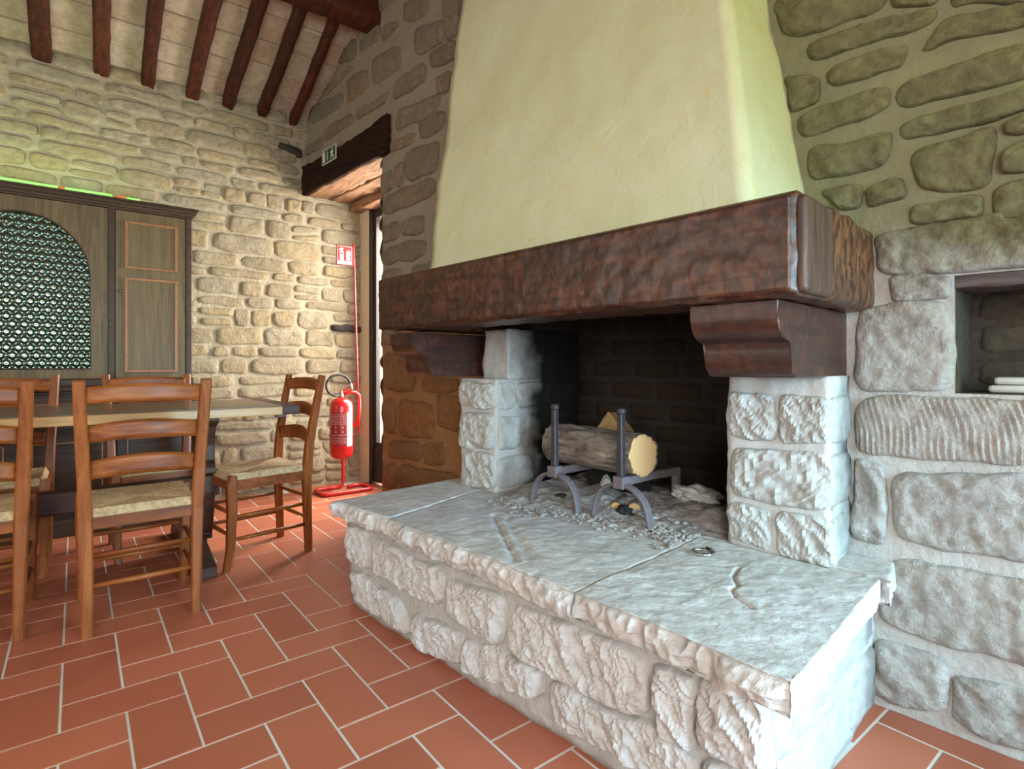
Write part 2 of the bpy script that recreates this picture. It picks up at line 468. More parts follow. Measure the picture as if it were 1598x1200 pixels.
M_ASH = mat_stone('ash', [(0.38, 0.36, 0.33), (0.54, 0.52, 0.49), (0.68, 0.66, 0.62)], dark=(0.17, 0.155, 0.14), bs=0.9, fine=90, bd=0.02, spread=0.0, stain_or_shade=soot_stain(-0.02, 0.26, (0.03, 0.026, 0.022), 0.9))
M_CHAR = mat_simple('charcoal', (0.014, 0.013, 0.013), 0.55, var=0.4, vs=30, bs=0.8, fine=50)
M_PAPER = mat_simple('paper', (0.55, 0.54, 0.50), 0.8, var=0.15, vs=20, bs=0.5, fine=25)
M_DOORWOOD = mat_wood('door_wood', [(0.012, 0.008, 0.006), (0.025, 0.016, 0.011), (0.04, 0.026, 0.018)], (30, 30, 3), 0.4, 0.08)
M_NICHE = mat_stone('niche_stone', [(0.06, 0.05, 0.035), (0.10, 0.085, 0.06), (0.15, 0.13, 0.095)], dark=(0.035, 0.027, 0.02), bs=0.6, fine=35)
M_NICHEWOOD = mat_wood('niche_lintel', [(0.03, 0.022, 0.02), (0.08, 0.062, 0.056), (0.14, 0.11, 0.10)], (3, 22, 22), 0.7, 0.4)

def mat_tile():
    m, nt, b = new_mat('terracotta')
    P = position(nt)
    rnd = nt.nodes.new('ShaderNodeObjectInfo').outputs['Random']
    n = noise_n(nt, P, 4.0, 4, 0.6); n2 = noise_n(nt, P, 160.0, 2, 0.5)
    f = math_n(nt, 'ADD', math_n(nt, 'MULTIPLY', rnd, 0.5), math_n(nt, 'MULTIPLY', n, 0.5))
    c = ramp(nt, f, [(0.15, (0.33, 0.094, 0.050)), (0.5, (0.40, 0.120, 0.064)), (0.85, (0.46, 0.148, 0.080))]).outputs[0]
    c = mixc(nt, ramp(nt, n2, [(0.6, (0, 0, 0)), (0.8, (0.35,)*3)]).outputs[0], c, (0.40, 0.16, 0.10))
    nt.links.new(c, b.inputs['Base Color'])
    b.inputs['Roughness'].default_value = 0.42
    b.inputs['Specular IOR Level'].default_value = 0.45
    bump(nt, b, math_n(nt, 'ADD', n2, noise_n(nt, P, 30.0, 3)), 0.12, 0.003)
    return m
M_TILE = mat_tile()
M_CEIL = mat_stone('ceiling_brick', [(0.38, 0.30, 0.22), (0.48, 0.37, 0.27), (0.55, 0.46, 0.35), (0.44, 0.38, 0.30)], dark=(0.30, 0.23, 0.17), wash=(0.58, 0.52, 0.42), wash_amt=0.35, bs=0.4, fine=35)

def mat_hood(name):
    m, nt, b = new_mat(name)
    P = position(nt)
    n = noise_n(nt, P, 3.2, 5, 0.62, 0.6)
    n2 = noise_n(nt, P, 11.0, 5, 0.6, 1.5)
    c = ramp(nt, n, [(0.3, (0.52, 0.53, 0.31)), (0.6, (0.56, 0.58, 0.37)), (0.8, (0.59, 0.61, 0.42))]).outputs[0]
    c = mixc(nt, ramp(nt, n2, [(0.55, (0, 0, 0)), (0.72, (0.55,)*3)]).outputs[0], c, (0.55, 0.46, 0.18))
    nt.links.new(c, b.inputs['Base Color'])
    b.inputs['Roughness'].default_value = 0.85
    v = nt.nodes.new('ShaderNodeTexNoise'); v.inputs['Scale'].default_value = 7.0; v.inputs['Detail'].default_value = 2; v.inputs['Distortion'].default_value = 1.0
    nt.links.new(P, v.inputs['Vector'])
    r = ramp(nt, v.outputs['Fac'], [(0.44, (0, 0, 0)), (0.5, (1, 1, 1)), (0.56, (0.2,)*3)])
    h = math_n(nt, 'ADD', math_n(nt, 'MULTIPLY', r.outputs[0], 0.4), noise_n(nt, P, 40.0, 4))
    bump(nt, b, h, 0.35, 0.005)
    return m
M_HOOD = mat_hood('hood_plaster')

def mat_rush():
    m, nt, b = new_mat('woven_rush')
    O = objcoord(nt)
    n = noise_n(nt, O, 60.0, 3, 0.6); n2 = noise_n(nt, O, 9.0, 3)
    c = ramp(nt, math_n(nt, 'ADD', math_n(nt, 'MULTIPLY', n, 0.75), math_n(nt, 'MULTIPLY', n2, 0.25)), [(0.3, (0.27, 0.17, 0.08)), (0.55, (0.49, 0.355, 0.19)), (0.75, (0.63, 0.49, 0.30))]).outputs[0]
    nt.links.new(c, b.inputs['Base Color']); b.inputs['Roughness'].default_value = 0.75
    bump(nt, b, n, 0.3, 0.003)
    return m
M_RUSH = mat_rush()
def mat_bark():
    m, nt, b = new_mat('log_bark')
    O = objcoord(nt)
    C = scaled(nt, O, (7, 26, 26))
    n = noise_n(nt, C, 1.0, 6, 0.7, 0.8)
    c = ramp(nt, n, [(0.36, (0.05, 0.036, 0.026)), (0.5, (0.21, 0.165, 0.125)), (0.66, (0.38, 0.32, 0.26))]).outputs[0]
    nt.links.new(c, b.inputs['Base Color']); b.inputs['Roughness'].default_value = 0.9
    bump(nt, b, n, 1.0, 0.02)
    return m
M_BARK = mat_bark()
def mat_endgrain():
    m, nt, b = new_mat('log_endgrain')
    O = objcoord(nt)
    w = nt.nodes.new('ShaderNodeTexWave'); w.wave_type = 'RINGS'; w.rings_direction = 'X'
    w.inputs['Scale'].default_value = 34; w.inputs['Distortion'].default_value = 3.0; w.inputs['Detail'].default_value = 2
    nt.links.new(O, w.inputs['Vector'])
    c = ramp(nt, w.outputs['Fac'], [(0.0, (0.54, 0.30, 0.12)), (1.0, (0.60, 0.36, 0.16))]).outputs[0]
    n = noise_n(nt, scaled(nt, O, (1, 6, 22)), 1.0, 3, 0.6)
    c = mixc(nt, ramp(nt, n, [(0.6, (0, 0, 0)), (0.72, (0.6,)*3)]).outputs[0], c, (0.30, 0.12, 0.04))
    nt.links.new(c, b.inputs['Base Color']); b.inputs['Roughness'].default_value = 0.8
    return m
M_ENDGRAIN = mat_endgrain()
M_WOODCHIP = mat_wood('split_wood', [(0.20, 0.12, 0.045), (0.36, 0.23, 0.09), (0.45, 0.31, 0.14)], (20, 4, 20), 0.8, 0.2)
def mat_glass_pane(name):
    m, nt, b = new_mat(name)
    out = nt.nodes['Material Output']
    t = nt.nodes.new('ShaderNodeBsdfTransparent'); g = nt.nodes.new('ShaderNodeBsdfGlossy'); g.inputs['Roughness'].default_value = 0.02
    mx = nt.nodes.new('ShaderNodeMixShader'); mx.inputs[0].default_value = 0.08
    nt.links.new(t.outputs[0], mx.inputs[1]); nt.links.new(g.outputs[0], mx.inputs[2]); nt.links.new(mx.outputs[0], out.inputs[0])
    return m
M_PANE = mat_glass_pane('clear_glass')
M_BOTTLEGLASS = mat_simple('pressed_glass', (0.012, 0.020, 0.013), 0.16, 0.0, spec=0.8)
M_BOTTLEGLASS.node_tree.nodes['Principled BSDF'].inputs['IOR'].default_value = 1.75
M_BOTTLEGLASS.node_tree.nodes['Principled BSDF'].inputs['Specular Tint'].default_value = (0.78, 1.0, 0.82, 1)

# ================================================================= masonry tools
def hewn_noise(x, y, sd, f):
    """split-stone relief: broad lumps with sharp chisel breaks"""
    a = fr((x, y, sd), f * .7, 3, sd)
    g, e = x * .8 + y * .6, y * .8 - x * .6          # chisel strokes run slantwise
    c = abs(noise.noise(Vector((g * f * 2.4 + sd, e * f * 1.1, sd)))) + .6 * abs(noise.noise(Vector((g * f * 5.6, e * f * 2.9 + sd, sd)))) + .3 * abs(noise.noise(Vector((g * f * 11, e * f * 7 + sd, sd))))
    return .5 * a + .9 * (.5 - c)
def grow(q, g):
    (x0, y0), (x1, y1), (x2, y2), (x3, y3) = q
    return [(x0 - g, y0 + g), (x1 + g, y1 + g), (x2 + g, y2 - g), (x3 - g, y3 - g)]
class Frame:
    def __init__(s, o, u, n): s.o, s.u, s.n = Vector(o), Vector(u), Vector(n)
    def at(s, u, w, h=0.0): return s.o + s.u * u + Vector((0, 0, w)) + s.n * h
FR_BACK = Frame((-4.70, 0, 0), (0, 1, 0), (1, 0, 0))
FR_FIRE = Frame((OX, OY, 0), E1, -E2)
def stone(fr_, quad, mat, parent, proud=0.014, sink=0.007, nu=8, nv=5, wob=0.012, rough=0.006, freq=16, rnd=0.25, name='stone', seed=None, tool=None, smooth=True):
    """one irregular stone: quad TL,TR,BR,BL in wall coordinates, domed and roughened"""
    sd = RND.uniform(0, 50) if seed is None else seed
    TL, TR, BR, BL = [Vector((p[0], p[1], 0)) for p in quad]
    V = []; Fc = []
    for j in range(nv + 1):
        t = math.sin(-math.pi/2 + math.pi * j / nv)
        for i in range(nu + 1):
            s = math.sin(-math.pi/2 + math.pi * i / nu)
            ss = s * math.sqrt(max(0, 1 - rnd * t * t * 0.5)); tt = t * math.sqrt(max(0, 1 - rnd * s * s * 0.5))
            x, y = (ss + 1) / 2, (tt + 1) / 2
            p = (BL * (1-x) + BR * x) * (1-y) + (TL * (1-x) + TR * x) * y
            e = max(abs(s), abs(t))
            wv = Vector((fr((p.x, p.y, 0), 7.0, 2, sd), fr((p.x, p.y, 3), 7.0, 2, sd + 9), 0)) * wob * 1.4 * (e ** 3)
            d = (abs(s) ** 7 + abs(t) ** 7) ** (1 / 7)
            prof = max(0.0, 1 - min(1, d) ** 11) ** 0.5
            h = -sink + (proud + sink) * prof + rough * hewn_noise(p.x, p.y, sd, freq) * prof
            if tool: h += tool(p.x, p.y) * prof
            V.append(fr_.at(p.x + wv.x, p.y + wv.y, h))
    w = nu + 1
    for j in range(nv):
        for i in range(nu):
            Fc.append((j*w + i, j*w + i + 1, (j+1)*w + i + 1, (j+1)*w + i))
    if fr_.u.cross(Vector((0, 0, 1))).dot(fr_.n) < 0:
        Fc = [f[::-1] for f in Fc]
    return mesh_obj(name, V, Fc, mat, parent, smooth=smooth)
def spans(breaks, step):
    out = []
    for a, b in zip(breaks, breaks[1:]):
        n = max(1, int(round((b - a) / step)))
        out += [a + (b - a) * i / n for i in range(n)]
    return out + [breaks[-1]]
def wall_sheet(name, fr_, ub, wb_, step, hole, mat, depth, amp=0.006, fq=5.0, seed=3.0):
    """uneven mortar face with openings, returned backwards at every edge"""
    us, ws = spans(ub, step), spans(wb_, step)
    bm = bmesh.new(); g = {}
    def vert(i, j):
        if (i, j) not in g:
            g[(i, j)] = bm.verts.new(fr_.at(us[i], ws[j], amp * fr((us[i], ws[j], seed), fq, 3, seed)))
        return g[(i, j)]
    for i in range(len(us) - 1):
        for j in range(len(ws) - 1):
            if hole((us[i] + us[i+1]) / 2, (ws[j] + ws[j+1]) / 2): continue
            bm.faces.new((vert(i, j), vert(i+1, j), vert(i+1, j+1), vert(i, j+1)))
    edges = [e for e in bm.edges if len(e.link_faces) == 1]
    r = bmesh.ops.extrude_edge_only(bm, edges=edges)
    for v in [x for x in r['geom'] if isinstance(x, bmesh.types.BMVert)]:
        v.co -= fr_.n * depth
    o = bm_obj(name, bm, mat, None, smooth=False)
    return o

# ================================================================= floor
UNIT, U0, V0 = 0.153, -1.7608, 13.9393
def tile_xy(u, v): return ((v - V0) * UNIT, (u - U0) * UNIT)
def in_front(x, y):
    fw = -math.sin(YAW) * x + math.cos(YAW) * y
    rt = math.cos(YAW) * x + math.sin(YAW) * y
    if fw < 0.2: return None
    return (799 + 865 * rt / fw, 570 + 865 * CAM_H / fw)
def Fab(x, y):
    q = Vector((x - OX, y - OY, 0)); return q.dot(E1), q.dot(E2)
bm = bmesh.new(); box_bm(bm, (-5.1, -3.6, -0.12), (1.9, 3.6, -0.0016))
floor = tag(bm_obj('floor', bm, M_GROUT), kind='structure')
G = 0.0034
def tile_mesh(name, lx, ly):
    bm = bmesh.new()
    box_bm(bm, (G, G, -0.012), (lx - G, ly - G, 0.0))
    top = [e for e in bm.edges if all(v.co.z > -0.001 for v in e.verts)]
    bmesh.ops.bevel(bm, geom=top, offset=0.0012, segments=1, affect='EDGES')
    me = bpy.data.meshes.new(name); bm.to_mesh(me); bm.free(); me.materials.append(M_TILE)
    return me
ME_V = tile_mesh('tile_lengthwise', 2*UNIT, UNIT)      # long along world X
ME_H = tile_mesh('tile_crosswise', UNIT, 2*UNIT)       # long along world Y
cand = []
for u in range(-22, 20):
    for k in range(-6, 9):
        v = -u + 4 * k
        for (uu, vv, me, lx, ly) in ((u, v, ME_V, 2, 1), (u, v + 2, ME_H, 1, 2)):
            x, y = tile_xy(uu, vv)
            cx_, cy_ = x + lx * UNIT / 2, y + ly * UNIT / 2
            a, b = Fab(cx_, cy_)
            if x < -4.74 or x > 1.3 or y < -3.3 or a > 1.66: continue
            if b > -0.02 and not (-4.2 < a < -2.85 and b < 0.48): continue
            if -1.68 < a < -0.14 and b > -0.70: continue
            p = in_front(cx_, cy_)
            vis = p is not None and -60 < p[0] < 1660 and p[1] < 1290
            cand.append((not vis, cx_*cx_ + cy_*cy_, x, y, me, lx, ly))
cand.sort(key=lambda c: (c[0], c[1]))
for c in cand[:300]:
    o = bpy.data.objects.new('tile', c[4]); link(o, floor)
    o.location = (c[2], c[3], RND.uniform(-0.0006, 0.0006))
if len(cand) > 300:
    bm = bmesh.new()
    for c in cand[300:]:
        box_bm(bm, (c[2] + G, c[3] + G, -0.012), (c[2] + c[5]*UNIT - G, c[3] + c[6]*UNIT - G, 0))
    tag(bm_obj('tile_field', bm, M_TILE, floor), kind='stuff')

# ================================================================= back wall (cabinet stands against it)
wall_back = tag(wall_sheet('wall_back', FR_BACK, [-3.5, 2.06], [0, 3.35], 0.06, lambda u, w: False, M_MORT_BACK, 0.35, 0.008), kind='structure')
def course_y(k, base, u): return base + 0.018 * fr((u, k * 3.1, 0), 1.7, 2, 5.0)
z = 0.02; k = 0
while z < 3.0:
    hgt = RND.choice((0.085, 0.10, 0.115, 0.13, 0.15))
    u = -0.62 + RND.uniform(-0.2, 0)
    while u < 2.02:
        L = RND.choice((0.13, 0.18, 0.22, 0.28, 0.34, 0.40)) * RND.uniform(0.85, 1.15)
        if u + L > 2.03 or 2.03 - (u + L) < 0.07: L = 2.03 - u
        g = RND.uniform(0.004, 0.010)
        hidden = (u + L < 0.58 and 0.92 < z and z + hgt < 2.0) or (z + hgt < 0.85 and u + L < 0.60)
        if not hidden and L > 0.05:
            q = [(u + g + RND.uniform(-.01, .01), course_y(k+1, z + hgt, u + g) - g), (u + L - g + RND.uniform(-.012, .012), course_y(k+1, z + hgt, u + L - g) - g),
                 (u + L - g, course_y(k, z, u + L - g) + g), (u + g, course_y(k, z, u + g) + g)]
            if hgt > 0.11 and L < 0.36 and RND.random() < 0.30:      # two thin stones in place of one
                m0, m1 = RND.uniform(.38, .62), RND.uniform(.40, .60)
                lf = lambda a_, b_, t: (a_[0]*(1-t) + b_[0]*t, a_[1]*(1-t) + b_[1]*t)
                mL, mR = lf(q[3], q[0], m0), lf(q[2], q[1], m1)
                stone(FR_BACK, [q[0], q[1], (mR[0], mR[1] + .007), (mL[0], mL[1] + .007)], M_ST_BACK, wall_back, proud=RND.uniform(.008, .022), nu=10, nv=5, rough=.010, freq=20)
                stone(FR_BACK, [(mL[0], mL[1] - .007), (mR[0], mR[1] - .007), q[2], q[3]], M_ST_BACK, wall_back, proud=RND.uniform(.008, .022), nu=10, nv=5, rough=.010, freq=20)
            else:
                stone(FR_BACK, q, M_ST_BACK, wall_back, proud=RND.uniform(.008, .026), nu=14, nv=8, rnd=RND.uniform(.10, .35), rough=.013, freq=20)
        u += L
    z += hgt; k += 1
M_ST_BLACK = mat_simple('blackened_wood_stub', (0.035, 0.028, 0.022), 0.8, var=0.4, vs=30, bs=0.7)
stone(FR_BACK, [(1.27, 2.83), (1.47, 2.80), (1.47, 2.72), (1.30, 2.76)], M_ST_BLACK, wall_back, proud=0.036, name='timber_stub')
stone(FR_BACK, [(1.70, 1.375), (2.02, 1.365), (2.02, 1.30), (1.72, 1.305)], M_ST_BLACK, wall_back, proud=0.036, name='timber_stub')

# ================================================================= fireplace wall
DOOR_A0, DOOR_A1, DOOR_Z = -4.16, -2.88, 2.53
def fire_hole(a, w):
    if DOOR_A0 < a < DOOR_A1 and w < DOOR_Z: return True
    if -1.46 < a < -0.38 and w < 1.6: return True
    if 0.17 < a < 0.95 and 0.94 < w < 1.265: return True
    return False
wall_fire = tag(wall_sheet('wall_right', FR_FIRE, [-4.16, DOOR_A1, -1.46, -0.38, 0.17, 0.95, 1.75], [0, 0.94, 1.265, 1.6, DOOR_Z, 4.45], 0.07, fire_hole, M_MORT_LEFT, 0.42, 0.006), kind='structure')
# the right-hand stretch is a paler grey, dimmed to olive higher up: a second skin of mortar over it
wr = wall_sheet('mortar_skin', Frame(F(0, -0.018, 0), E1, -E2), [-0.37, 0.17, 0.95, 1.75], [0, 0.94, 1.265, 1.6, 4.4], 0.06, fire_hole, M_MORT_RIGHT, 0.03, 0.007, 6.0, 8.0)
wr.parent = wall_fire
ST_RIGHT=[
 [(-.317,2.258),(.014,2.135),(.006,2.076),(-.280,2.109)],
 [(.031,2.127),(.137,2.094),(.132,2.036),(.028,2.072)],
 [(.167,2.079),(.356,2.008),(.356,1.951),(.165,2.005)],
 [(-.203,2.054),(.127,2.023),(.127,1.985),(-.196,2.000)],
 [(.152,1.973),(.356,1.934),(.356,1.888),(.085,1.915)],
 [(-.156,1.959),(.075,1.949),(.042,1.887),(-.124,1.890)],
 [(-.266,1.986),(-.173,1.944),(-.176,1.858),(-.255,1.855)],
 [(-.230,1.832),(.020,1.839),(.020,1.772),(-.227,1.757)],
 [(.048,1.835),(.356,1.846),(.356,1.757),(.053,1.761)],
 [(-.213,1.709),(.020,1.705),(.014,1.613),(-.190,1.611)],
 [(.050,1.719),(.356,1.726),(.356,1.672),(.059,1.667)],
 [(.069,1.631),(.266,1.655),(.253,1.497),(.096,1.514)],
 [(.280,1.647),(.356,1.661),(.356,1.621),(.282,1.626)],
 [(.273,1.569),(.356,1.604),(.356,1.524),(.271,1.519)],
 [(-.038,1.558),(.059,1.562),(.059,1.506),(-.026,1.494)],
 [(.264,1.473),(.356,1.495),(.356,1.387),(.253,1.401)],
 [(-.163,1.580),(-.050,1.568),(-.056,1.507),(-.099,1.498)],
 [(.075,1.473),(.225,1.473),(.225,1.424),(.075,1.428)],
 [(-.013,1.405),(.362,1.415),(.362,1.274),(-.005,1.288)],
 [(.028,1.273),(.160,1.262),(.166,1.204),(.028,1.208)],
 [(-.064,1.200),(.159,1.194),(.165,.955),(-.064,.945)],
 [(-.060,.919),(.385,.928),(.385,.765),(-.064,.749)],
 [(-.067,.727),(.010,.727),(.004,.489),(-.071,.486)],
 [(.033,.714),(.385,.726),(.385,.515),(.036,.503)],
 [(.010,.458),(.385,.470),(.385,.249),(-.010,.255)],
 [(-.020,.193),(.156,.193),(.153,.057),(-.025,.030)],
 [(.177,.165),(.385,.193),(.385,.040),(.170,.034)],
]
ST_LEFT=[
 [(-2.482,3.116),(-2.191,3.034),(-2.191,2.896),(-2.470,2.943)],
 [(-3.019,3.149),(-2.648,3.102),(-2.635,2.923),(-3.019,2.954)],
 [(-2.885,3.277),(-2.743,3.275),(-2.662,3.224),(-2.856,3.182)],
 [(-2.716,2.866),(-2.385,2.861),(-2.361,2.749),(-2.729,2.753)],
 [(-3.259,2.855),(-2.785,2.832),(-2.799,2.777),(-3.243,2.784)],
 [(-3.771,2.881),(-3.276,2.876),(-3.276,2.779),(-3.791,2.781)],
 [(-4.064,3.139),(-3.432,3.079),(-3.414,2.956),(-4.020,2.976)],
 [(-3.396,3.150),(-3.065,3.105),(-3.065,2.948),(-3.379,2.944)],
 [(-2.702,2.671),(-2.246,2.627),(-2.213,2.536),(-2.702,2.539)],
 [(-2.445,2.523),(-2.180,2.498),(-2.191,2.410),(-2.433,2.422)],
 [(-2.583,2.374),(-2.224,2.354),(-2.246,2.174),(-2.583,2.188)],
 [(-2.885,2.503),(-2.470,2.468),(-2.482,2.402),(-2.885,2.427)],
 [(-2.716,2.323),(-2.609,2.324),(-2.635,2.172),(-2.702,2.187)],
 [(-2.890,2.323),(-2.743,2.308),(-2.743,2.182),(-2.890,2.171)],
 [(-2.885,2.154),(-2.258,2.150),(-2.280,2.022),(-2.885,2.017)],
 [(-2.635,1.941),(-2.385,1.935),(-2.397,1.841),(-2.635,1.854)],
 [(-2.885,1.972),(-2.675,1.963),(-2.675,1.846),(-2.885,1.835)],
 [(-2.885,1.805),(-2.338,1.803),(-2.361,1.671),(-2.885,1.684)],
 [(-2.246,2.720),(-2.116,2.710),(-2.137,2.614),(-2.246,2.627)],
 [(-2.315,2.894),(-2.074,2.873),(-2.084,2.775),(-2.303,2.808)],
 [(-3.771,3.184),(-3.293,3.210),(-3.276,3.170),(-3.771,3.130)],
 [(-3.193,3.347),(-2.914,3.366),(-2.899,3.238),(-3.193,3.251)],
 [(-3.504,3.394),(-3.259,3.408),(-3.226,3.232),(-3.541,3.307)],
 [(-2.635,3.342),(-2.361,3.281),(-2.338,3.148),(-2.609,3.200)],
 [(-2.180,3.154),(-2.023,3.117),(-2.043,2.898),(-2.169,2.913)],
 [(-4.108,2.835),(-3.771,2.846),(-3.771,2.757),(-4.108,2.760)],
 [(-2.860,1.119),(-2.496,1.074),(-2.474,.839),(-2.860,.832)],
 [(-2.408,.935),(-2.047,.942),(-2.047,.873),(-2.397,.867)],
 [(-2.659,.800),(-2.302,.791),(-2.291,.573),(-2.659,.563)],
 [(-2.860,.791),(-2.696,.785),(-2.696,.573),(-2.834,.561)],
 [(-2.240,.842),(-2.047,.838),(-2.047,.642),(-2.240,.662)],
 [(-2.783,.511),(-2.419,.535),(-2.408,.437),(-2.783,.404)],
 [(-2.397,.525),(-2.200,.569),(-2.190,.440),(-2.386,.427)],
 [(-2.671,.378),(-2.065,.398),(-2.065,.294),(-2.671,.220)],
 [(-2.860,.353),(-2.696,.375),(-2.696,.216),(-2.860,.189)],
]
ST_HEARTH=[
 [(-1.742,.325),(-1.580,.321),(-1.595,.190),(-1.742,.199)],
 [(-1.534,.313),(-1.075,.294),(-1.110,.189),(-1.557,.196)],
 [(-1.050,.285),(-.785,.298),(-.802,.168),(-1.055,.193)],
 [(-1.739,.147),(-1.371,.142),(-1.287,.028),(-1.725,.046)],
 [(-1.256,.123),(-.991,.139),(-.985,.038),(-1.256,.015)],
 [(-.975,.138),(-.634,.150),(-.630,.077),(-.981,.031)],
 [(-.753,.302),(-.297,.305),(-.288,.181),(-.767,.165)],
 [(-.269,.306),(-.174,.311),(-.179,.278),(-.264,.266)],
 [(-.264,.255),(-.181,.262),(-.183,.175),(-.243,.170)],
 [(-.153,.320),(-.015,.343),(-.010,.203),(-.162,.186)],
 [(-.596,.152),(-.164,.165),(-.137,.087),(-.592,.039)],
 [(-.141,.162),(-.010,.183),(-.010,.080),(-.119,.072)],
]
ST_PIER_R=[
 [(-.376,.935),(-.240,.920),(-.240,.791),(-.372,.790)],
 [(-.221,.925),(-.085,.919),(-.085,.799),(-.217,.789)],
 [(-.376,.755),(-.085,.766),(-.084,.605),(-.372,.592)],
 [(-.372,.573),(-.251,.571),(-.247,.445),(-.368,.461)],
 [(-.223,.571),(-.082,.571),(-.079,.446),(-.223,.439)],
]
ST_PIER_L=[
 [(-1.685,.946),(-1.442,.931),(-1.442,.823),(-1.685,.816)],
 [(-1.690,.794),(-1.451,.791),(-1.451,.633),(-1.690,.619)],
 [(-1.685,.595),(-1.433,.612),(-1.433,.455),(-1.665,.446)],
 [(-1.527,1.146),(-1.416,1.133),(-1.416,.960),(-1.522,.964)],
]

def clearU(q, lim): return [(max(p[0], lim), p[1]) for p in q]
for i, q in enumerate(ST_LEFT):
    stone(FR_FIRE, grow(q, .010) if q[0][0] > -2.85 else q, M_ST_LEFT, wall_fire, proud=RND.uniform(.012, .028), sink=0.008, nu=14, nv=10, wob=.014, rough=.012, rnd=RND.uniform(.12, .4), freq=11)
# quoins down the doorway edge, hidden stretch behind the mantel
for (z0, z1, a1) in ((1.50, 1.66, -2.62), (1.32, 1.48, -2.55), (1.14, 1.30, -2.66), (0.02, 0.17, -2.60)):
    stone(FR_FIRE, [(-2.885, z1), (a1, z1 - .01), (a1, z0 + .01), (-2.885, z0)], M_ST_LEFT, wall_fire, proud=.022, nu=9, nv=6, rough=.010)
for a0 in (-2.52, -2.24, -2.0):
    for z0 in (1.14, 1.32, 1.50):
        stone(FR_FIRE, [(a0, z0 + .15), (a0 + .24, z0 + .155), (a0 + .24, z0), (a0, z0 + .01)], M_ST_LEFT, wall_fire, proud=.020, nu=8, nv=5)
# the doorway side of the wall: ragged jamb stones
FR_JAMB = Frame(F(DOOR_A1, 0, 0), E2, -E1)
z = 0.0
while z < 2.38:
    hgt = RND.uniform(.12, .24); hgt = min(hgt, 2.42 - z)
    stone(FR_JAMB, [(-0.016, z + hgt - .012), (0.30, z + hgt - .012), (0.30, z + .012), (-0.016, z + .012)], M_ST_LEFT, wall_fire, proud=RND.uniform(.012, .05), nu=8, nv=6, wob=.012, rough=.012)
    z += hgt
def tooled(x, y):
    return 0.0045 * math.sin(x * 400 + 2.5 * math.sin(y * 28) + y * 60) * (.55 + .45 * math.sin(y * 46 + 3 * math.sin(x * 33)))
FR_R = Frame(F(0, -0.019, 0), E1, -E2)
for i, q in enumerate(ST_RIGHT):
    w = max(p[0] for p in q) - min(p[0] for p in q)
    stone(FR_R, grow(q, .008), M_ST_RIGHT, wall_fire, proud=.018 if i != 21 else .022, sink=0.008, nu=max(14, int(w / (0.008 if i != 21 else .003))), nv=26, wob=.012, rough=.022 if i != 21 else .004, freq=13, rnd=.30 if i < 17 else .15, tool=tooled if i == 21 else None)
# plainer courses farther along the wall and up under the roof
z = 0.02
while z < 3.4:
    hgt = RND.uniform(.13, .20); a = .405 + RND.uniform(0, .06) if z < 2.1 else -.30 + RND.uniform(0, .1)
    while a < 1.55:
        L = RND.uniform(.22, .42)
        if not (a < .97 and z + hgt > .92 and z < 1.29):
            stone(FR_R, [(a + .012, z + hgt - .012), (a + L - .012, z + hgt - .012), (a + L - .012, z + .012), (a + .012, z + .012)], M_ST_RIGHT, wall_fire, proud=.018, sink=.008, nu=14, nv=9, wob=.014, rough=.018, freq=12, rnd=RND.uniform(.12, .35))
        a += L
    z += hgt
for z0 in (3.22, 3.40, 3.58):
    for a0 in (-2.95, -2.62, -2.30, -2.0):
        if z0 < 3.3 and a0 < -2.2: continue
        stone(FR_FIRE, [(a0 + .012, z0 + .155), (a0 + .30, z0 + .16), (a0 + .30, z0 + .012), (a0 + .012, z0 + .012)], M_ST_LEFT, wall_fire, proud=.018, nu=10, nv=7, rough=.010)
# niche lining, timber over it
nb = bmesh.new()
for lo, hi in (((.16, .30, .92), (.96, .42, 1.29)), ((.155, .02, .92), (.172, .32, 1.28)), ((.94, .02, .92), (.96, .32, 1.28)), ((.15, -.0, .90), (.96, .32, .941))):
    box_bm(nb, lo, hi, Fv)
nl = bm_obj('niche_lining', nb, M_NICHE, wall_fire)
for i in range(4):
    for j in range(3):
        a0 = .19 + i * .18; z0 = .95 + j * .10
        stone(Frame(F(0, .30, 0), E1, -E2), [(a0, z0 + .092), (a0 + .165, z0 + .09), (a0 + .165, z0 + .008), (a0, z0 + .004)], M_NICHE, wall_fire, proud=.006, nu=10, nv=8, rough=.012)
rough_block('niche_lintel', lambda s, t, r: F(.13 + s * .85, -.004 + t * .20, 1.232 + r * .055), (40, 8, 4), M_NICHEWOOD, wall_fire, (.004, .006, .006), 18)
# timber lintel over the doorway: three squared beams side by side
ln = rough_block('lintel', lambda s, t, r: F(-4.15 + s * 1.39, -.020 + t * .20, 2.43 + r * (.245 - .03 * math.sin(s * 3))), (70, 8, 10), M_LINTEL, wall_fire, (.006, .008, .008), 7, 2.0)
rough_block('dark_face', lambda s, t, r: F(-4.15 + s * 1.392, -.040 + t * .03, 2.424 + r * (.250 - .03 * math.sin(s * 3))), (70, 3, 10), M_LINTEL_D, ln, (.006, .008, .008), 7, 2.0)  # thin, darker front skin over the first beam
rough_block('lintel', lambda s, t, r: F(-4.15 + s * 1.30, .19 + t * .17, 2.425 + r * .22), (60, 8, 8), M_LINTEL, wall_fire, (.006, .008, .008), 7, 5.0)
rough_block('lintel', lambda s, t, r: F(-4.15 + s * 1.30, .365 + t * .15, 2.36 + r * .25), (60, 8, 8), M_LINTEL, wall_fire, (.006, .014, .014), 6, 9.0)
# plastered return beside the door frame
tag(box('plaster_return', (-4.10, .46, 0), (-3.885, .60, 2.44), M_PLASTER, wall_fire, mp=Fv))

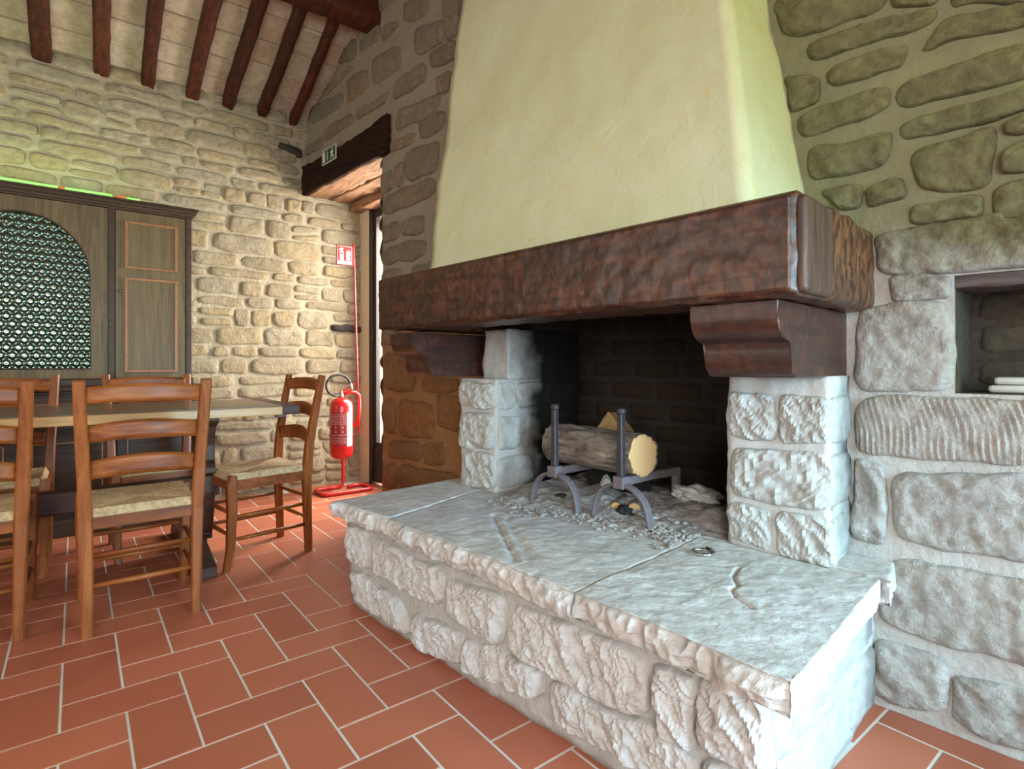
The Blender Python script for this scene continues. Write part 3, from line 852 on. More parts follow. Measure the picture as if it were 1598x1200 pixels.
# ================================================================= unseen remainder of the room
def shell(name, lo, hi, mp=None, holes=()):
    bm = bmesh.new()
    box_bm(bm, lo, hi, mp)
    return tag(bm_obj(name, bm, M_SHELL), kind='structure')
def wall_with_openings(name, fr_, u0, u1, z1, opens, depth):
    ub = sorted(set([u0, u1] + [o[0] for o in opens] + [o[1] for o in opens])); wb2 = sorted(set([0, z1] + [o[2] for o in opens] + [o[3] for o in opens]))
    return tag(wall_sheet(name, fr_, ub, wb2, 0.5, lambda u, w: any(o[0] < u < o[1] and o[2] < w < o[3] for o in opens), M_SHELL, depth, 0.0), kind='structure')
FR_FRONT = Frame(F(1.75, 0, 0), -E2, -E1)
FR_LEFT = Frame((0, -3.5, 0), (-1, 0, 0), (0, 1, 0))
opF = [(0.25, 1.25, 0.25, 1.52), (2.15, 3.55, 0.75, 2.2)]
opL = [(1.65, 3.15, 0.9, 2.2)]
wall_front = wall_with_openings('wall_front', FR_FRONT, 0, 5.2, 4.45, opF, 0.35)
wall_left = wall_with_openings('wall_left', FR_LEFT, -2.2, 4.75, 4.45, opL, 0.35)
def window(name, fr_, o):
    root = tag(empty(name, fr_.at((o[0]+o[1])/2, o[2], -0.22)), kind='structure')
    inv = root.matrix_basis.inverted()
    def bar(nm, u0, u1, w0, w1, mat, h0, h1):
        b_ = bmesh.new(); vs = []
        box_bm(b_, (u0, h0, w0), (u1, h1, w1), lambda p: Vector(fr_.at(p.x, p.z, p.y)) - root.location)
        return bm_obj(nm, b_, mat, root)
    u0, u1, w0, w1 = o
    for a_, b_, c_, d_ in ((u0, u0+.06, w0, w1), (u1-.06, u1, w0, w1), (u0+.06, u1-.06, w0, w0+.06), (u0+.06, u1-.06, w1-.06, w1), ((u0+u1)/2-.03, (u0+u1)/2+.03, w0+.06, w1-.06)):
        bar('frame_bar', a_, b_, c_, d_, M_DOORWOOD, -.26, -.20)
    bar('pane', u0+.06, (u0+u1)/2-.03, w0+.06, w1-.06, M_PANE, -.232, -.228)
    bar('pane', (u0+u1)/2+.03, u1-.06, w0+.06, w1-.06, M_PANE, -.232, -.228)
window('window_1', FR_FRONT, opF[0]); window('fill_window_2', FR_FRONT, opF[1]); window('fill_window_3', FR_LEFT, opL[0])  # second and third windows are unseen openings added for fill light

# ================================================================= ceiling, rafters, purlin
SL = 0.375
def soffit(x): return 3.075 + SL * (x + 4.7)          # underside of the ceiling tiles
RIDGE = -1.4
bm = bmesh.new()
P_ = [(-4.95, soffit(-4.95) + .03), (RIDGE, soffit(RIDGE) + .03), (1.9, soffit(RIDGE) + .03 - .375 * (1.9 - RIDGE)), (1.9, soffit(RIDGE) + .15 - .375 * (1.9 - RIDGE)), (RIDGE, soffit(RIDGE) + .16), (-4.95, soffit(-4.95) + .15)]
A = [bm.verts.new((x, -3.7, zz)) for x, zz in P_]; B = [bm.verts.new((x, 2.4, zz)) for x, zz in P_]
for i in range(6): bm.faces.new((A[i], A[(i+1) % 6], B[(i+1) % 6], B[i]))
bm.faces.new(A[::-1]); bm.faces.new(B)
ceiling = tag(bm_obj('ceiling', bm, M_CEIL), kind='structure')
RAFT_Y = [-0.436, -0.186, 0.125, 0.399, 0.684, 0.922, 1.160, 1.392]
RAFT_W = [0.10, 0.104, 0.091, 0.084, 0.088, 0.085, 0.077, 0.062]
ny = [-0.70] + RAFT_Y + [1.62]
for i in range(len(ny) - 1):
    x = -4.74
    while x < -2.6:
        L = RND.uniform(0.17, 0.24)
        y0, y1 = ny[i] + .004, ny[i+1] - .004
        dz = RND.uniform(-.006, .004)
        bm = bmesh.new()
        box_bm(bm, (x + .005, y0, 0), (x + L - .005, y1, .03), lambda p: Vector((p.x, p.y, soffit(p.x) + dz + p.z)))
        bmesh.ops.bevel(bm, geom=bm.edges[:], offset=.004, segments=1, affect='EDGES')
        bm_obj('ceiling_tile', bm, M_CEIL, ceiling)
        x += L
names = ['eighth', 'seventh', 'sixth', 'fifth', 'fourth', 'third', 'second', 'nearest']
for i, (y, w) in enumerate(zip(RAFT_Y, RAFT_W)):
    nm = names[i]
    lab = 'dark brown wooden roof rafter nearest to the chimney wall' if nm == 'nearest' else 'dark brown wooden roof rafter, %s counted from the chimney wall' % nm
    zb = 2.985
    o = rough_block('roof_rafter', lambda s, t, r: Vector((-4.72 + s * 3.3, y - w/2 + t * w + .010 * math.sin(s * 9 + i), zb - .012 + SL * (s * 3.3) + r * (soffit(-4.72) - zb + .010))), (60, 4, 4), M_RAFTER, None, (.004, .005, .006), 8, i * 3.0, rnd=.006)
    if i == 0: lab = 'dark brown wooden roof rafter at the left edge of the photo'
    tag(o, lab, 'rafter', 'roof rafters')
o = rough_block('roof_purlin', lambda s, t, r: Vector((-3.70 + t * .19, -3.3 + s * 4.98 + .0, 3.33 + r * (.12 + SL * t * .19))), (80, 5, 5), M_RAFTER, None, (.004, .006, .006), 7, 40.0, rnd=.01)
tag(o, 'thick dark timber purlin crossing the roof rafters above the doorway', 'beam')

def keep_world(root):
    """children were modelled in room coordinates: keep them there under a placed root"""
    bpy.context.view_layer.update()
    inv = root.matrix_world.inverted()
    for ch in root.children:
        ch.matrix_parent_inverse = inv
    return root

# ================================================================= fireplace
fire = empty('fireplace', F(-0.87, -0.40, 0), TH)
tag(fire, 'large stone fireplace with heavy timber mantel and tapering yellow plaster hood', 'fireplace')
# --- hearth base: mortared core with big rough stones
base = rough_block('hearth_base', lambda s, t, r: F(-1.765 + s * 1.745, -.815 + t * .80, -.002 + r * .385), (60, 24, 14), M_MORT_HEARTH, fire, (.010, .012, .0), 9, 1.0)
FR_H = Frame(F(0, -.815, 0), E1, -E2)
for i, q in enumerate(ST_HEARTH):
    w = max(p[0] for p in q) - min(p[0] for p in q)
    stone(FR_H, [(p[0], p[1] + (.018 if i_ < 2 and p[1] > .26 else 0)) for i_, p in enumerate(grow(q, .009))], M_ST_HEARTH, base, proud=.026, sink=.010, nu=max(24, int(w / .0045)), nv=36, wob=.012, rough=.028, freq=9, rnd=.14, smooth=False)
FR_HS = Frame(F(-.02, 0, 0), E2, E1)
for q in ([(-.80, .36), (-.42, .36), (-.42, .19), (-.80, .185)], [(-.40, .365), (-.03, .36), (-.03, .21), (-.40, .19)], [(-.80, .165), (-.30, .175), (-.30, .02), (-.80, .02)], [(-.28, .19), (-.03, .19), (-.03, .02), (-.28, .02)]):
    stone(FR_HS, q, M_ST_PIER, base, proud=.010, sink=.012, nu=30, nv=18, wob=.010, rough=.010, freq=9, rnd=.12)
FR_HL = Frame(F(-1.765, 0, 0), -E2, -E1)
for q in ([(.05, .33), (.42, .33), (.42, .19), (.05, .19)], [(.45, .33), (.80, .33), (.80, .19), (.45, .19)], [(.05, .16), (.55, .16), (.55, .02), (.05, .02)], [(.58, .16), (.80, .16), (.80, .02), (.58, .02)]):
    stone(FR_HL, q, M_ST_HEARTH, base, proud=.022, sink=.010, nu=20, nv=10, wob=.012, rough=.022, freq=13)
# --- hearth slabs
def slab(quad, z0, z1, n, seed, marks=None, amp=.010):
    FL, FRt, BR, BL = [Vector((q[0], q[1], 0)) for q in quad]     # front-left, front-right, back-right, back-left
    def mp(s, t, r):
        p = (FL * (1-s) + FRt * s) * (1-t) + (BL * (1-s) + BR * s) * t
        return F(p.x, p.y, z0 + r * (z1 - z0))
    def ridge(s, t, r, p):
        d = Vector((0, 0, 0))
        if r > .999: d.z += .0035 * fr(p, 5, 3, seed) + .002 * fr(p, 26, 3, seed)
        if t < 1e-6: d += -E2 * (.016 * fr(p, 12, 4, seed + 3) + .020 * (.3 - abs(noise.noise(p * 24))) + .010 * (1 - abs(2*r - .9)) - .006); d.z += .008 * noise.noise(p * 19) * (1 if 0 < r < 1 else .6)
        if t < 1e-6 and (r > .999): d += E2 * .012 + Vector((0, 0, -.005))
        if r < 1e-6 and t < 1e-6: d += E2 * (.012 + .02 * fr(p, 9, 2, seed))
        if s > .999 : d += E1 * .008 * fr(p, 16, 4, seed)
        if marks and r > .999: d.z += marks(p)
        return d
    o = rough_block('hearth_slab', mp, n, M_SLAB, fire, (.0, .0, .0), 14, seed, ridge=ridge)
    for pg in o.data.polygons:                 # split edges stay crisp
        if abs(pg.normal.z) < .75: pg.use_smooth = False
    return o
def groove(p):
    a, b = Fab(p.x, p.y)
    # two shallow chisel channels worn in the middle slab
    v = 0.0
    for (a0, b0, a1, b1, dep, wd) in ((-1.167, -.526, -.745, -.812, .012, .011), (-1.100, -.520, -.715, -.790, .007, .010), (-1.02, -.56, -.73, -.76, .004, .010)):
        dx, dy = a1 - a0, b1 - b0; L2 = dx*dx + dy*dy
        t = max(0, min(1, ((a - a0)*dx + (b - b0)*dy) / L2))
        dd = math.hypot(a - a0 - t*dx, b - b0 - t*dy)
        v -= dep * math.exp(-(dd / wd) ** 2)
    return v
slab([(-1.80, -.885), (-1.397, -.865), (-1.60, -.02), (-1.815, -.06)], .375, .440, (44, 50, 8), 2.0)
slab([(-1.387, -.865), (-.482, -.872), (-.482, -.02), (-1.59, -.02)], .368, .440, (150, 90, 9), 6.0, groove)
def crack(p):
    a, b = Fab(p.x, p.y)
    v = 0.0
    path = ((-.262, -.400), (-.245, -.470), (-.205, -.530), (-.208, -.560), (-.18, -.60), (-.12, -.64))
    for (a0, b0), (a1, b1) in zip(path, path[1:]):
        dx, dy = a1 - a0, b1 - b0; t = max(0, min(1, ((a - a0)*dx + (b - b0)*dy) / (dx*dx + dy*dy)))
        v = min(v, -.010 * math.exp(-(math.hypot(a - a0 - t*dx, b - b0 - t*dy) / .0045) ** 2))
    return v
slab([(-.474, -.872), (.060, -.898), (.040, -.215), (-.474, -.215)], .375, .442, (120, 150, 9), 11.0, crack)
slab([(-.474, -.209), (.062, -.209), (.030, .01), (-.474, .01)], .372, .441, (50, 26, 7), 14.0)
# --- piers
def pier(a0, a1, b0, b1, z0, z1):
    return rough_block('pier', lambda s, t, r: F(a0 + s * (a1 - a0), b0 + t * (b1 - b0), z0 + r * (z1 - z0)), (18, 30, 30), M_MORT_PIER, fire, (.008, .008, .0), 9, a0 * 7)
pr_ = pier(-.385, -.085, -.20, .33, .43, .986)
FR_PR = Frame(F(0, -.20, 0), E1, -E2)
for q in ST_PIER_R:
    stone(FR_PR, grow(q, .007), M_ST_PIER, pr_, proud=.018, sink=.010, nu=30, nv=26, wob=.010, rough=.022, freq=11, rnd=.12, smooth=False)
FR_PRS = Frame(F(-.085, 0, 0), E2, E1)
for z0, z1 in ((.45, .575), (.60, .76), (.79, .93)):
    stone(FR_PRS, [(-.205, z1), (-.012, z1), (-.012, z0), (-.205, z0)], M_ST_PIER, pr_, proud=.008, sink=.010, nu=16, nv=12, wob=.006, rough=.008, rnd=.10)
FR_PRI = Frame(F(-.385, 0, 0), -E2, -E1)
for z0 in (.45, .58, .71, .84):
    for u0 in (-.30, -.10):
        stone(FR_PRI, [(u0, z0 + .115), (u0 + .185, z0 + .115), (u0 + .185, z0), (u0, z0)], M_ST_PIER, pr_, proud=.010, nu=7, nv=5)
pl_ = pier(-1.695, -1.435, -.27, .33, .43, .955)
FR_PL = Frame(F(0, -.27, 0), E1, -E2)
for q in ST_PIER_L[:3]:
    stone(FR_PL, grow(q, .007), M_ST_PIER, pl_, proud=.020, sink=.010, nu=30, nv=26, wob=.010, rough=.022, freq=11, rnd=.14, smooth=False)
FR_PLI = Frame(F(-1.435, 0, 0), E2, E1)
for z0, z1, cuts in ((.45, .60, (-.275, -.02, .31)), (.625, .79, (-.275, -.10, .12, .31)), (.815, .94, (-.275, -.15, .05, .31))):
    for u0, u1 in zip(cuts, cuts[1:]):
        stone(FR_PLI, [(u0 + .006, z1), (u1 - .006, z1), (u1 - .006, z0), (u0 + .006, z0)], M_ST_PIER, pl_, proud=.014, sink=.010, nu=20, nv=16, wob=.008, rough=.016, freq=14, rnd=.12)
up = rough_block('pier_cap', lambda s, t, r: F(-1.60 + s * .17, -.20 + t * .53, .95 + r * .235), (12, 30, 12), M_ST_PIER, fire, (.010, .010, .004), 10, 33.0)
# --- firebox lining
bm = bmesh.new()
box_bm(bm, (-1.60, .32, .40), (-.25, .42, 2.2), Fv)
box_bm(bm, (-1.60, -.02, .40), (-1.45, .34, .44), Fv)
box_bm(bm, (-1.46, -.03, .38), (-.36, .33, .436), Fv)
box_bm(bm, (-1.61, -.022, 1.17), (-1.44, .02, 2.1), Fv); box_bm(bm, (-1.61, -.022, 1.55), (-.42, .02, 2.1), Fv)
box_bm(bm, (-.395, .02, .98), (-.20, .34, 2.2), Fv); box_bm(bm, (-1.62, .0, 1.165), (-1.445, .34, 2.2), Fv)
fb = bm_obj('firebox', bm, M_SOOT_MORT, fire)
FR_FB = Frame(F(0, .32, 0), E1, -E2)
z = .445; k = 0
while z < 1.25:
    a = -1.45 - (0.12 if k % 2 else 0)
    while a < -.36:
        L = RND.uniform(.20, .27)
        a0, a1 = max(a, -1.45), min(a + L, -.37)
        if a1 - a0 > .05:
            stone(FR_FB, [(a0 + .006, z + .095), (a1 - .006, z + .095), (a1 - .006, z + .006), (a0 + .006, z + .006)], M_SOOT_BRICK, fb, proud=.010, sink=.010, nu=6, nv=4, wob=.004, rough=.004, rnd=.12, name='brick')
        a += L
    z += .101; k += 1
# --- corbels: two stepped rolls in profile
def corbel(a0, a1, bf, zt, zb, bb):
    h = zt - zb
    prof = [(bb, zb), (bf + .118, zb)]
    for i in range(9):                                   # lower quarter curve
        t = i / 8; an = math.pi/2 * t
        prof.append((bf + .112 - .030 * math.sin(an), zb + .006 + .36 * h * (1 - math.cos(an))))
    prof += [(bf + .078, zb + .47 * h), (bf + .060, zb + .49 * h)]
    for i in range(9):                                   # upper quarter curve
        t = i / 8; an = math.pi/2 * t
        prof.append((bf + .058 - .056 * math.sin(an), zb + .50 * h + .30 * h * (1 - math.cos(an))))
    prof += [(bf, zt), (bb, zt)]
    return prism('corbel', prof, a0, a1, lambda x, y, d: F(d, x, y), M_CORBEL, fire, bev=.003)
corbel(-.325, -.092, -.560, 1.180, .985, .01)
corbel(-1.86, -1.665, -.560, 1.165, .965, .0)
# --- mantel
def hewn(s, t, r, p):
    d = .0030 * fr(p, 7, 3, 2.0) + .0028 * fr(p, 24, 2, 7.0)
    v = Vector((0, 0, 0))
    if t < 1e-6: v -= E2 * d
    if r < 1e-6: v.z -= d * 1.5
    if r < 1e-6 and t < 1e-6: v += E2 * (.016 + .012 * fr(p, 4, 2, 9.0)) + Vector((0, 0, .008))
    if r > .999 and t < 1e-6: v += E2 * .006 - Vector((0, 0, .006))
    if s > .999: v += E1 * .003 * fr(p, 20, 3, 4.0)
    if s > .999 and (t < 1e-6): v += E2 * .010 - E1 * .006
    return v
mantel = rough_block('mantel', lambda s, t, r: F(-1.845 + s * 1.815, -.632 + t * .215, 1.180 + r * .236), (190, 16, 26), M_MANTEL, fire, (0, 0, 0), 10, 0.0, ridge=hewn)
def ret(a0, a1):
    return rough_block('return_beam', lambda s, t, r: F(a0 + s * (a1 - a0), -.409 + t * .409, 1.182 + r * .246), (8, 26, 16), M_MANTEL_END, mantel, (.005, .0, .004), 12, a0, rnd=.007)
ret(-.20, -.020); ret(-1.84, -1.66)
rough_block('end_facing', lambda s, t, r: F(-.036 + s * .026, -.614 + t * .190, 1.186 + r * .222), (3, 16, 20), M_MANTEL_FACING, mantel, (.002, .0, .0), 16, 5.0, rnd=.003)
# --- hood: tapering plaster breast with a sooty throat inside
def hood_ring(z, inset=0.0):
    aR = -.187 - .1725 * (z - 1.42); aL = -1.655 - .025 * (z - 1.46)
    b = -.49 + .164 * (z - 1.42)
    return [(aL + inset, .0), (aL + inset, b + inset), (aR - inset, b + inset), (aR - inset, .0)]
def hood_mesh(name, mat, inset, parent, zs, amp):
    V = []; Fc = []
    nseg = (8, 40, 8)
    for z in zs:
        q = hood_ring(z, inset)
        row = []
        for (p0, p1, n) in zip(q, q[1:], nseg):
            for i in range(n): row.append((p0[0] + (p1[0]-p0[0]) * i / n, p0[1] + (p1[1]-p0[1]) * i / n))
        row.append(q[3])
        for a, b in row:
            p = F(a, b, z)
            dd = amp * fr(p, 4, 3, 1.0) + amp * .5 * fr(p, 14, 3, 5.0)
            V.append(p - E2 * dd * (1 if b < -.01 else 0) + E1 * dd * (1 if a > -.6 else -1))
    w = sum(nseg) + 1
    for j in range(len(zs) - 1):
        for i in range(w - 1):
            Fc.append((j*w + i, j*w + i + 1, (j+1)*w + i + 1, (j+1)*w + i))
    return mesh_obj(name, V, Fc, mat, parent, True)
zs = [1.40 + 3.0 * i / 60 for i in range(61)]
hood = hood_mesh('hood', M_HOOD, 0.0, fire, zs, .008)
hood_mesh('throat', M_SOOT_BRICK, .04, hood, [1.20, 1.40, 2.0, 3.0, 4.3], 0.0)
keep_world(fire)

# ================================================================= things on the hearth
def andiron(name, ac, bc, ln, label):
    root = empty(name, F(ac, bc, .440), TH)
    # arched feet
    pts = []
    for i in range(15):
        an = math.pi * i / 14
        pts.append((-.118 * math.cos(an) * (1.0 + .06 * math.sin(an)), 0, .145 * math.sin(an) ** .8))
    pts[0] = (-.122, 0, .0); pts[-1] = (.122, 0, .0)
    strip('feet', pts, .034, [.013] * 15, (0, 1, 0), M_IRON2, root, .003)
    strip('post', [(0, 0, .135), (0, 0, .19), (0, 0, .40)], .026, [.026, .026, .022], (0, 1, 0), M_IRON, root, .004)
    lathe('knob', [(.014, 0), (.019, .008), (.018, .02), (.012, .026)], M_IRON, root, (0, 0, .398), 8)
    box('block', (-.022, -.022, .130), (.022, .022, .175), M_IRON2, root, .003)
    strip('bar', [(0, .01, .152), (0, .2, .150), (0, ln, .142)], .022, .030, (1, 0, 0), M_IRON2, root, .003)
    box('rear_foot', (-.012, ln - .03, .0), (.012, ln, .15), M_IRON2, root, .002)
    return tag(root, label, 'andiron', 'pair of wrought iron andirons')
andiron('andiron', -1.055, -.295, .40, 'black wrought iron andiron in front of the bark-covered end of the log')
andiron('andiron', -.750, -.275, .40, 'black wrought iron andiron beside the freshly sawn end of the log')
def log(name, p0, p1, r0, r1, label, seg=40, n=26, amp=.017, cat='log', group=None, bark=M_BARK, end_mat=None):
    p0, p1 = Vector(p0), Vector(p1)
    L = (p1 - p0).length
    root = bpy.data.objects.new(name, None); link(root)
    root.location = p0; root.rotation_euler = (p1 - p0).to_track_quat('X', 'Z').to_euler()
    V = []; Fc = []
    for i in range(n + 1):
        x = L * i / n
        for k in range(seg):
            an = 2 * math.pi * k / seg
            rr = r0 + (r1 - r0) * i / n
            c = Vector((math.cos(an), math.sin(an)))
            rr *= 1 + .06 * fr((c.x * .8, c.y * .8, x * 2), 1, 2, 3.0)
            rr += amp * noise.noise(Vector((c.x * 5, c.y * 5, x * 7))) * .5 + amp * abs(noise.noise(Vector((c.x * 11, c.y * 11, x * 5)))) * .7
            V.append((x, rr * c.x, rr * c.y))
    for i in range(n):
        for k in range(seg):
            Fc.append((i*seg + k, i*seg + (k+1) % seg, (i+1)*seg + (k+1) % seg, (i+1)*seg + k))
    b_ = mesh_obj('bark', V, Fc, bark, root, True)
    for end, x, sgn in ((0, 0.004, -1), (n, L - .004, 1)):
        ring = [(x, V[end*seg + k][1] * .975, V[end*seg + k][2] * .975) for k in range(seg)]
        ring2 = [(x + sgn * .006, y * .88, z_ * .88) for _, y, z_ in ring]
        vs = ring + ring2 + [(x + sgn * .006, 0, 0)]
        fs = [(k, (k+1) % seg, seg + (k+1) % seg, seg + k) for k in range(seg)] + [(seg + k, seg + (k+1) % seg, 2*seg) for k in range(seg)]
        if sgn < 0: fs = [f[::-1] for f in fs]
        mesh_obj('sawn_end', vs, fs, end_mat or M_ENDGRAIN, root)
    if label: tag(root, label, cat, group)
    return root
log('log', F(-1.235, -.085, .672), F(-.735, -.150, .676), .083, .080, 'thick bark-covered log resting across the two andirons')
log('kindling_log', F(-.93, .02, .462), F(-.845, -.175, .462), .024, .024, 'thin round branch lying under the big log, left of the pair', 16, 8, .003, 'log', 'thin branches under the log')
log('kindling_log', F(-.86, .05, .465), F(-.775, -.155, .468), .022, .025, 'thin round branch lying under the big log, right of the pair', 16, 8, .003, 'log', 'thin branches under the log')
o = log('burnt_log', F(-1.17, .13, .495), F(-.86, .02, .52), .055, .05, 'charred black log lying in the ash under the big log', 18, 12, .02, 'log', None, M_CHAR, M_CHAR)
def split_map(s, t, r):                       # a split billet leaning on the back of the log, tipped on one corner
    x, y = (s - .5) * .150, (r - .5) * .110 * (1 - .25 * s)
    c, n = math.cos(R(-38)), math.sin(R(-38))
    return F(-1.075 + x * c - y * n, .105 + t * .09 + .15 * (x * n + y * c), .716 + x * n + y * c)
o = rough_block('split_log', split_map, (14, 8, 10), M_WOODCHIP, None, (.005, .003, .005), 14)
tag(o, 'pale split piece of firewood standing behind the big log', 'firewood')
# ash bed: gently heaped, spills out between the andirons
V = []; Fc = []
na, nb_ = 90, 70
for i in range(na + 1):
    for j in range(nb_ + 1):
        a = -1.40 + 1.0 * i / na; b = -.42 + .72 * j / nb_
        fx = min(1, (a + 1.40) / .10, (-.40 - a) / .10)
        edge = -.30 + .08 * math.sin(a * 7) + .10 * fr((a, 0, 0), 6, 2, 1.0) + (.16 if a > -.62 else 0) * min(1, (a + .62) / .2)
        fy = max(0, min(1, (b - edge) / .16))
        h = (.004 + .040 * fy * (1 + .5 * fr((a, b, 0), 7, 3, 2.0)) + .010 * fr((a, b, 1), 34, 3, 4.0)) * max(0, fx) ** .5 * (fy > 0)
        V.append(F(a, b, .4365 + (h if fy > 0 else 0)))
for i in range(na):
    for j in range(nb_):
        Fc.append((i*(nb_+1)+j, (i+1)*(nb_+1)+j, (i+1)*(nb_+1)+j+1, i*(nb_+1)+j+1))
ash = mesh_obj('ash_bed', V, Fc, M_ASH, None, True)
tag(ash, 'heap of grey wood ash covering the firebox floor', 'ash', kind='stuff')
# crumbs of ash and charcoal strewn before the fire
bm = bmesh.new()
for i in range(900):
    a = RND.uniform(-1.33, -.48); b = -.30 + RND.gauss(0, .055) + .04 * math.sin(a * 7)
    r = RND.choice((.0025, .004, .006, .009))
    m4 = Matrix.Translation(F(a, b, .442 + r * .5 + (0.02 if b > -.2 else 0))) @ Matrix.Rotation(RND.uniform(0, 6), 4, 'Z') @ Matrix.Diagonal((r * RND.uniform(.7, 2), r, r * .7, 1))
    bmesh.ops.create_icosphere(bm, subdivisions=1, radius=1.0, matrix=m4)
M_CRUMB = mat_stone('ash_crumbs', [(0.16, 0.14, 0.13), (0.52, 0.50, 0.47), (0.66, 0.64, 0.60)], bs=0.2, fine=80, spread=0.0)
tag(bm_obj('ash_crumbs', bm, M_CRUMB), 'loose crumbs of ash scattered along the edge of the fire', 'ash', kind='stuff')
def crumple(name, c, size, mat, label, cat, seed):
    bm = bmesh.new()
    bmesh.ops.create_icosphere(bm, subdivisions=4, radius=1.0)
    for v in bm.verts:
        d = 1 + .45 * noise.noise(v.co * 1.7 + Vector((seed, 0, 0))) + .22 * noise.noise(v.co * 4 + Vector((0, seed, 0)))
        v.co = Vector((v.co.x * size[0] * d, v.co.y * size[1] * d, v.co.z * size[2] * d)) + c
    return tag(bm_obj(name, bm, mat), label, cat)
crumple('crumpled_paper', F(-.66, .10, .500), (.10, .055, .035), M_PAPER, 'crumpled pale paper lying in the ash behind the sawn log end', 'paper', 1.0)
crumple('crumpled_paper', F(-1.00, -.03, .515), (.022, .016, .030), M_PAPER, 'small white paper scrap in the ash between the andirons', 'paper', 4.0)
crumple('charcoal_lump', F(-1.10, -.20, .462), (.035, .028, .020), M_CHAR, 'black charcoal lump under the arch of the andiron farther from the sawn end', 'charcoal', 7.0)
crumple('charcoal_lump', F(-.80, -.18, .464), (.034, .026, .018), M_CHAR, 'black charcoal lump in the ash by the sawn log end', 'charcoal', 9.0)
# iron ring set in the slab
rg = empty('iron_ring', F(-.385, -.37, .443))
tube('ring', [(.030 * math.cos(t * .3142), .024 * math.sin(t * .3142), .006) for t in range(20)], .0045, M_STEEL, rg, 8, True)
tube('staple', [(-.012, .045, -.002), (-.008, .035, .010), (.006, .035, .010), (.010, .045, -.002)], .0045, M_IRON, rg, 6)
tag(rg, 'small iron pull ring lying on the hearth slab by the pier', 'ring')
# candles in the niche
for i, (db, dz) in enumerate(((0, 0), (.024, 0), (.048, 0), (0.002, .0225), (.026, .0225), (.05, .0225))):
    root = empty('candle', F(.235 + .004 * i, .075 + db, .9525 + dz), TH)
    tube('wax', [(0, 0, 0), (.008, 0, 0), (.22, 0, 0)], [.008, .0108, .0108], M_CANDLE, root, 12)
    tube('wick', [(-.008, 0, .001), (0, 0, 0)], .0012, M_BLACK, root, 5)
    tag(root, 'white wax candle in the %s row of the bundle lying in the wall niche' % ('upper' if dz else 'lower'), 'candle', 'bundle of candles in the niche')

# ================================================================= ladder-back chairs
def make_chair():
    root = empty('ladder_back_chair')
    def post(s):
        return strip('back_post', [(s*.178, -.205, 0), (s*.180, -.196, .22), (s*.184, -.190, .43), (s*.190, -.205, .60), (s*.199, -.240, .80), (s*.205, -.272, .962)],
                     [.036, .040, .044, .043, .041, .038], [.036, .040, .046, .042, .038, .032], (1, 0, 0), M_CHAIR, root, .006)
    post(-1); post(1)
    for s in (-1, 1):
        strip('front_leg', [(s*.186, .222, 0), (s*.190, .206, .10), (s*.194, .200, .28), (s*.194, .203, .42), (s*.194, .196, .470)],
              [.034, .038, .042, .044, .036], [.034, .038, .044, .048, .034], (1, 0, 0), M_CHAIR, root, .007)
    def slat(z, h, y, hw, arch):
        def mp(s, t, r):
            x = -hw + 2*hw*s
            k = 1 - (2*s - 1) ** 2
            return Vector((x, y - .030 * k + (t - .5) * .018, z + (r - .5) * h + arch * k * (.55 + .45 * r)))
        return rough_block('back_slat', mp, (24, 1, 4), M_CHAIR_H, root, (0, 0, 0))
    slat(.905, .062, -.252, .190, .014); slat(.760, .062, -.226, .180, .020); slat(.622, .066, -.202, .172, .022)
    box('seat_rail', (-.165, -.203, .398), (.165, -.180, .444), M_CHAIR_H, root, .003)
    box('seat_rail', (-.172, .194, .398), (.172, .216, .444), M_CHAIR_H, root, .003)
    for s in (-1, 1):
        box('seat_rail', (s*.187 - .012, -.170, .394), (s*.187 + .012, .182, .444), M_CHAIR_H, root, .003)
    # woven rush seat: cords run square to each rail and meet on the diagonals
    n = 150; V = []; Fc = []
    for j in range(n + 1):
        t = -1 + 2 * j / n
        for i in range(n + 1):
            s = -1 + 2 * i / n
            x = s * (.190 + .004 * t); y = .008 + t * .206
            e = max(abs(s), abs(t))
            c = x if abs(t) > abs(s) else y
            z = .466 + .010 * (e ** 2) - .030 * max(0, e - .93) ** 1.0 / .07 + .0030 * abs(math.sin(c * 300))
            dg = abs(abs(s) - abs(t)); z -= .004 * math.exp(-(dg / .03) ** 2)
            # keep clear of the posts and legs
            V.append((x, y, z))
    for j in range(n):
        for i in range(n):
            Fc.append((j*(n+1)+i, j*(n+1)+i+1, (j+1)*(n+1)+i+1, (j+1)*(n+1)+i))
    m0 = len(V)                                            # skirt wrapping the rails
    ringi = [i for i in range(n)] + [(i*(n+1)+n) for i in range(n)] + [n*(n+1)+n-i for i in range(n)] + [(n-i)*(n+1) for i in range(n)]
    for i in ringi: V.append((V[i][0], V[i][1], .440))
    L = len(ringi)
    for k in range(L): Fc.append((ringi[k], m0 + k, m0 + (k+1) % L, ringi[(k+1) % L]))
    Fc.append(tuple(m0 + k for k in range(L))[::-1])
    mesh_obj('seat', V, Fc, M_RUSH, root, True)
    for z, r in ((.185, .0115), (.300, .0115)):
        tube('stretcher', [(-.176, -.196, z), (0, -.196, z), (.176, -.196, z)], [.008, r, .008], M_CHAIR_H, root, 10)
    for z in (.150, .262):
        tube('stretcher', [(-.186, .203, z + .02), (0, .203, z + .02), (.186, .203, z + .02)], [.008, .0115, .008], M_CHAIR_H, root, 10)
        for s in (-1, 1):
            tube('stretcher', [(s*.182, -.19, z), (s*.187, 0, z), (s*.190, .20, z)], [.008, .0115, .008], M_CHAIR, root, 10)
    return root
chair = make_chair()
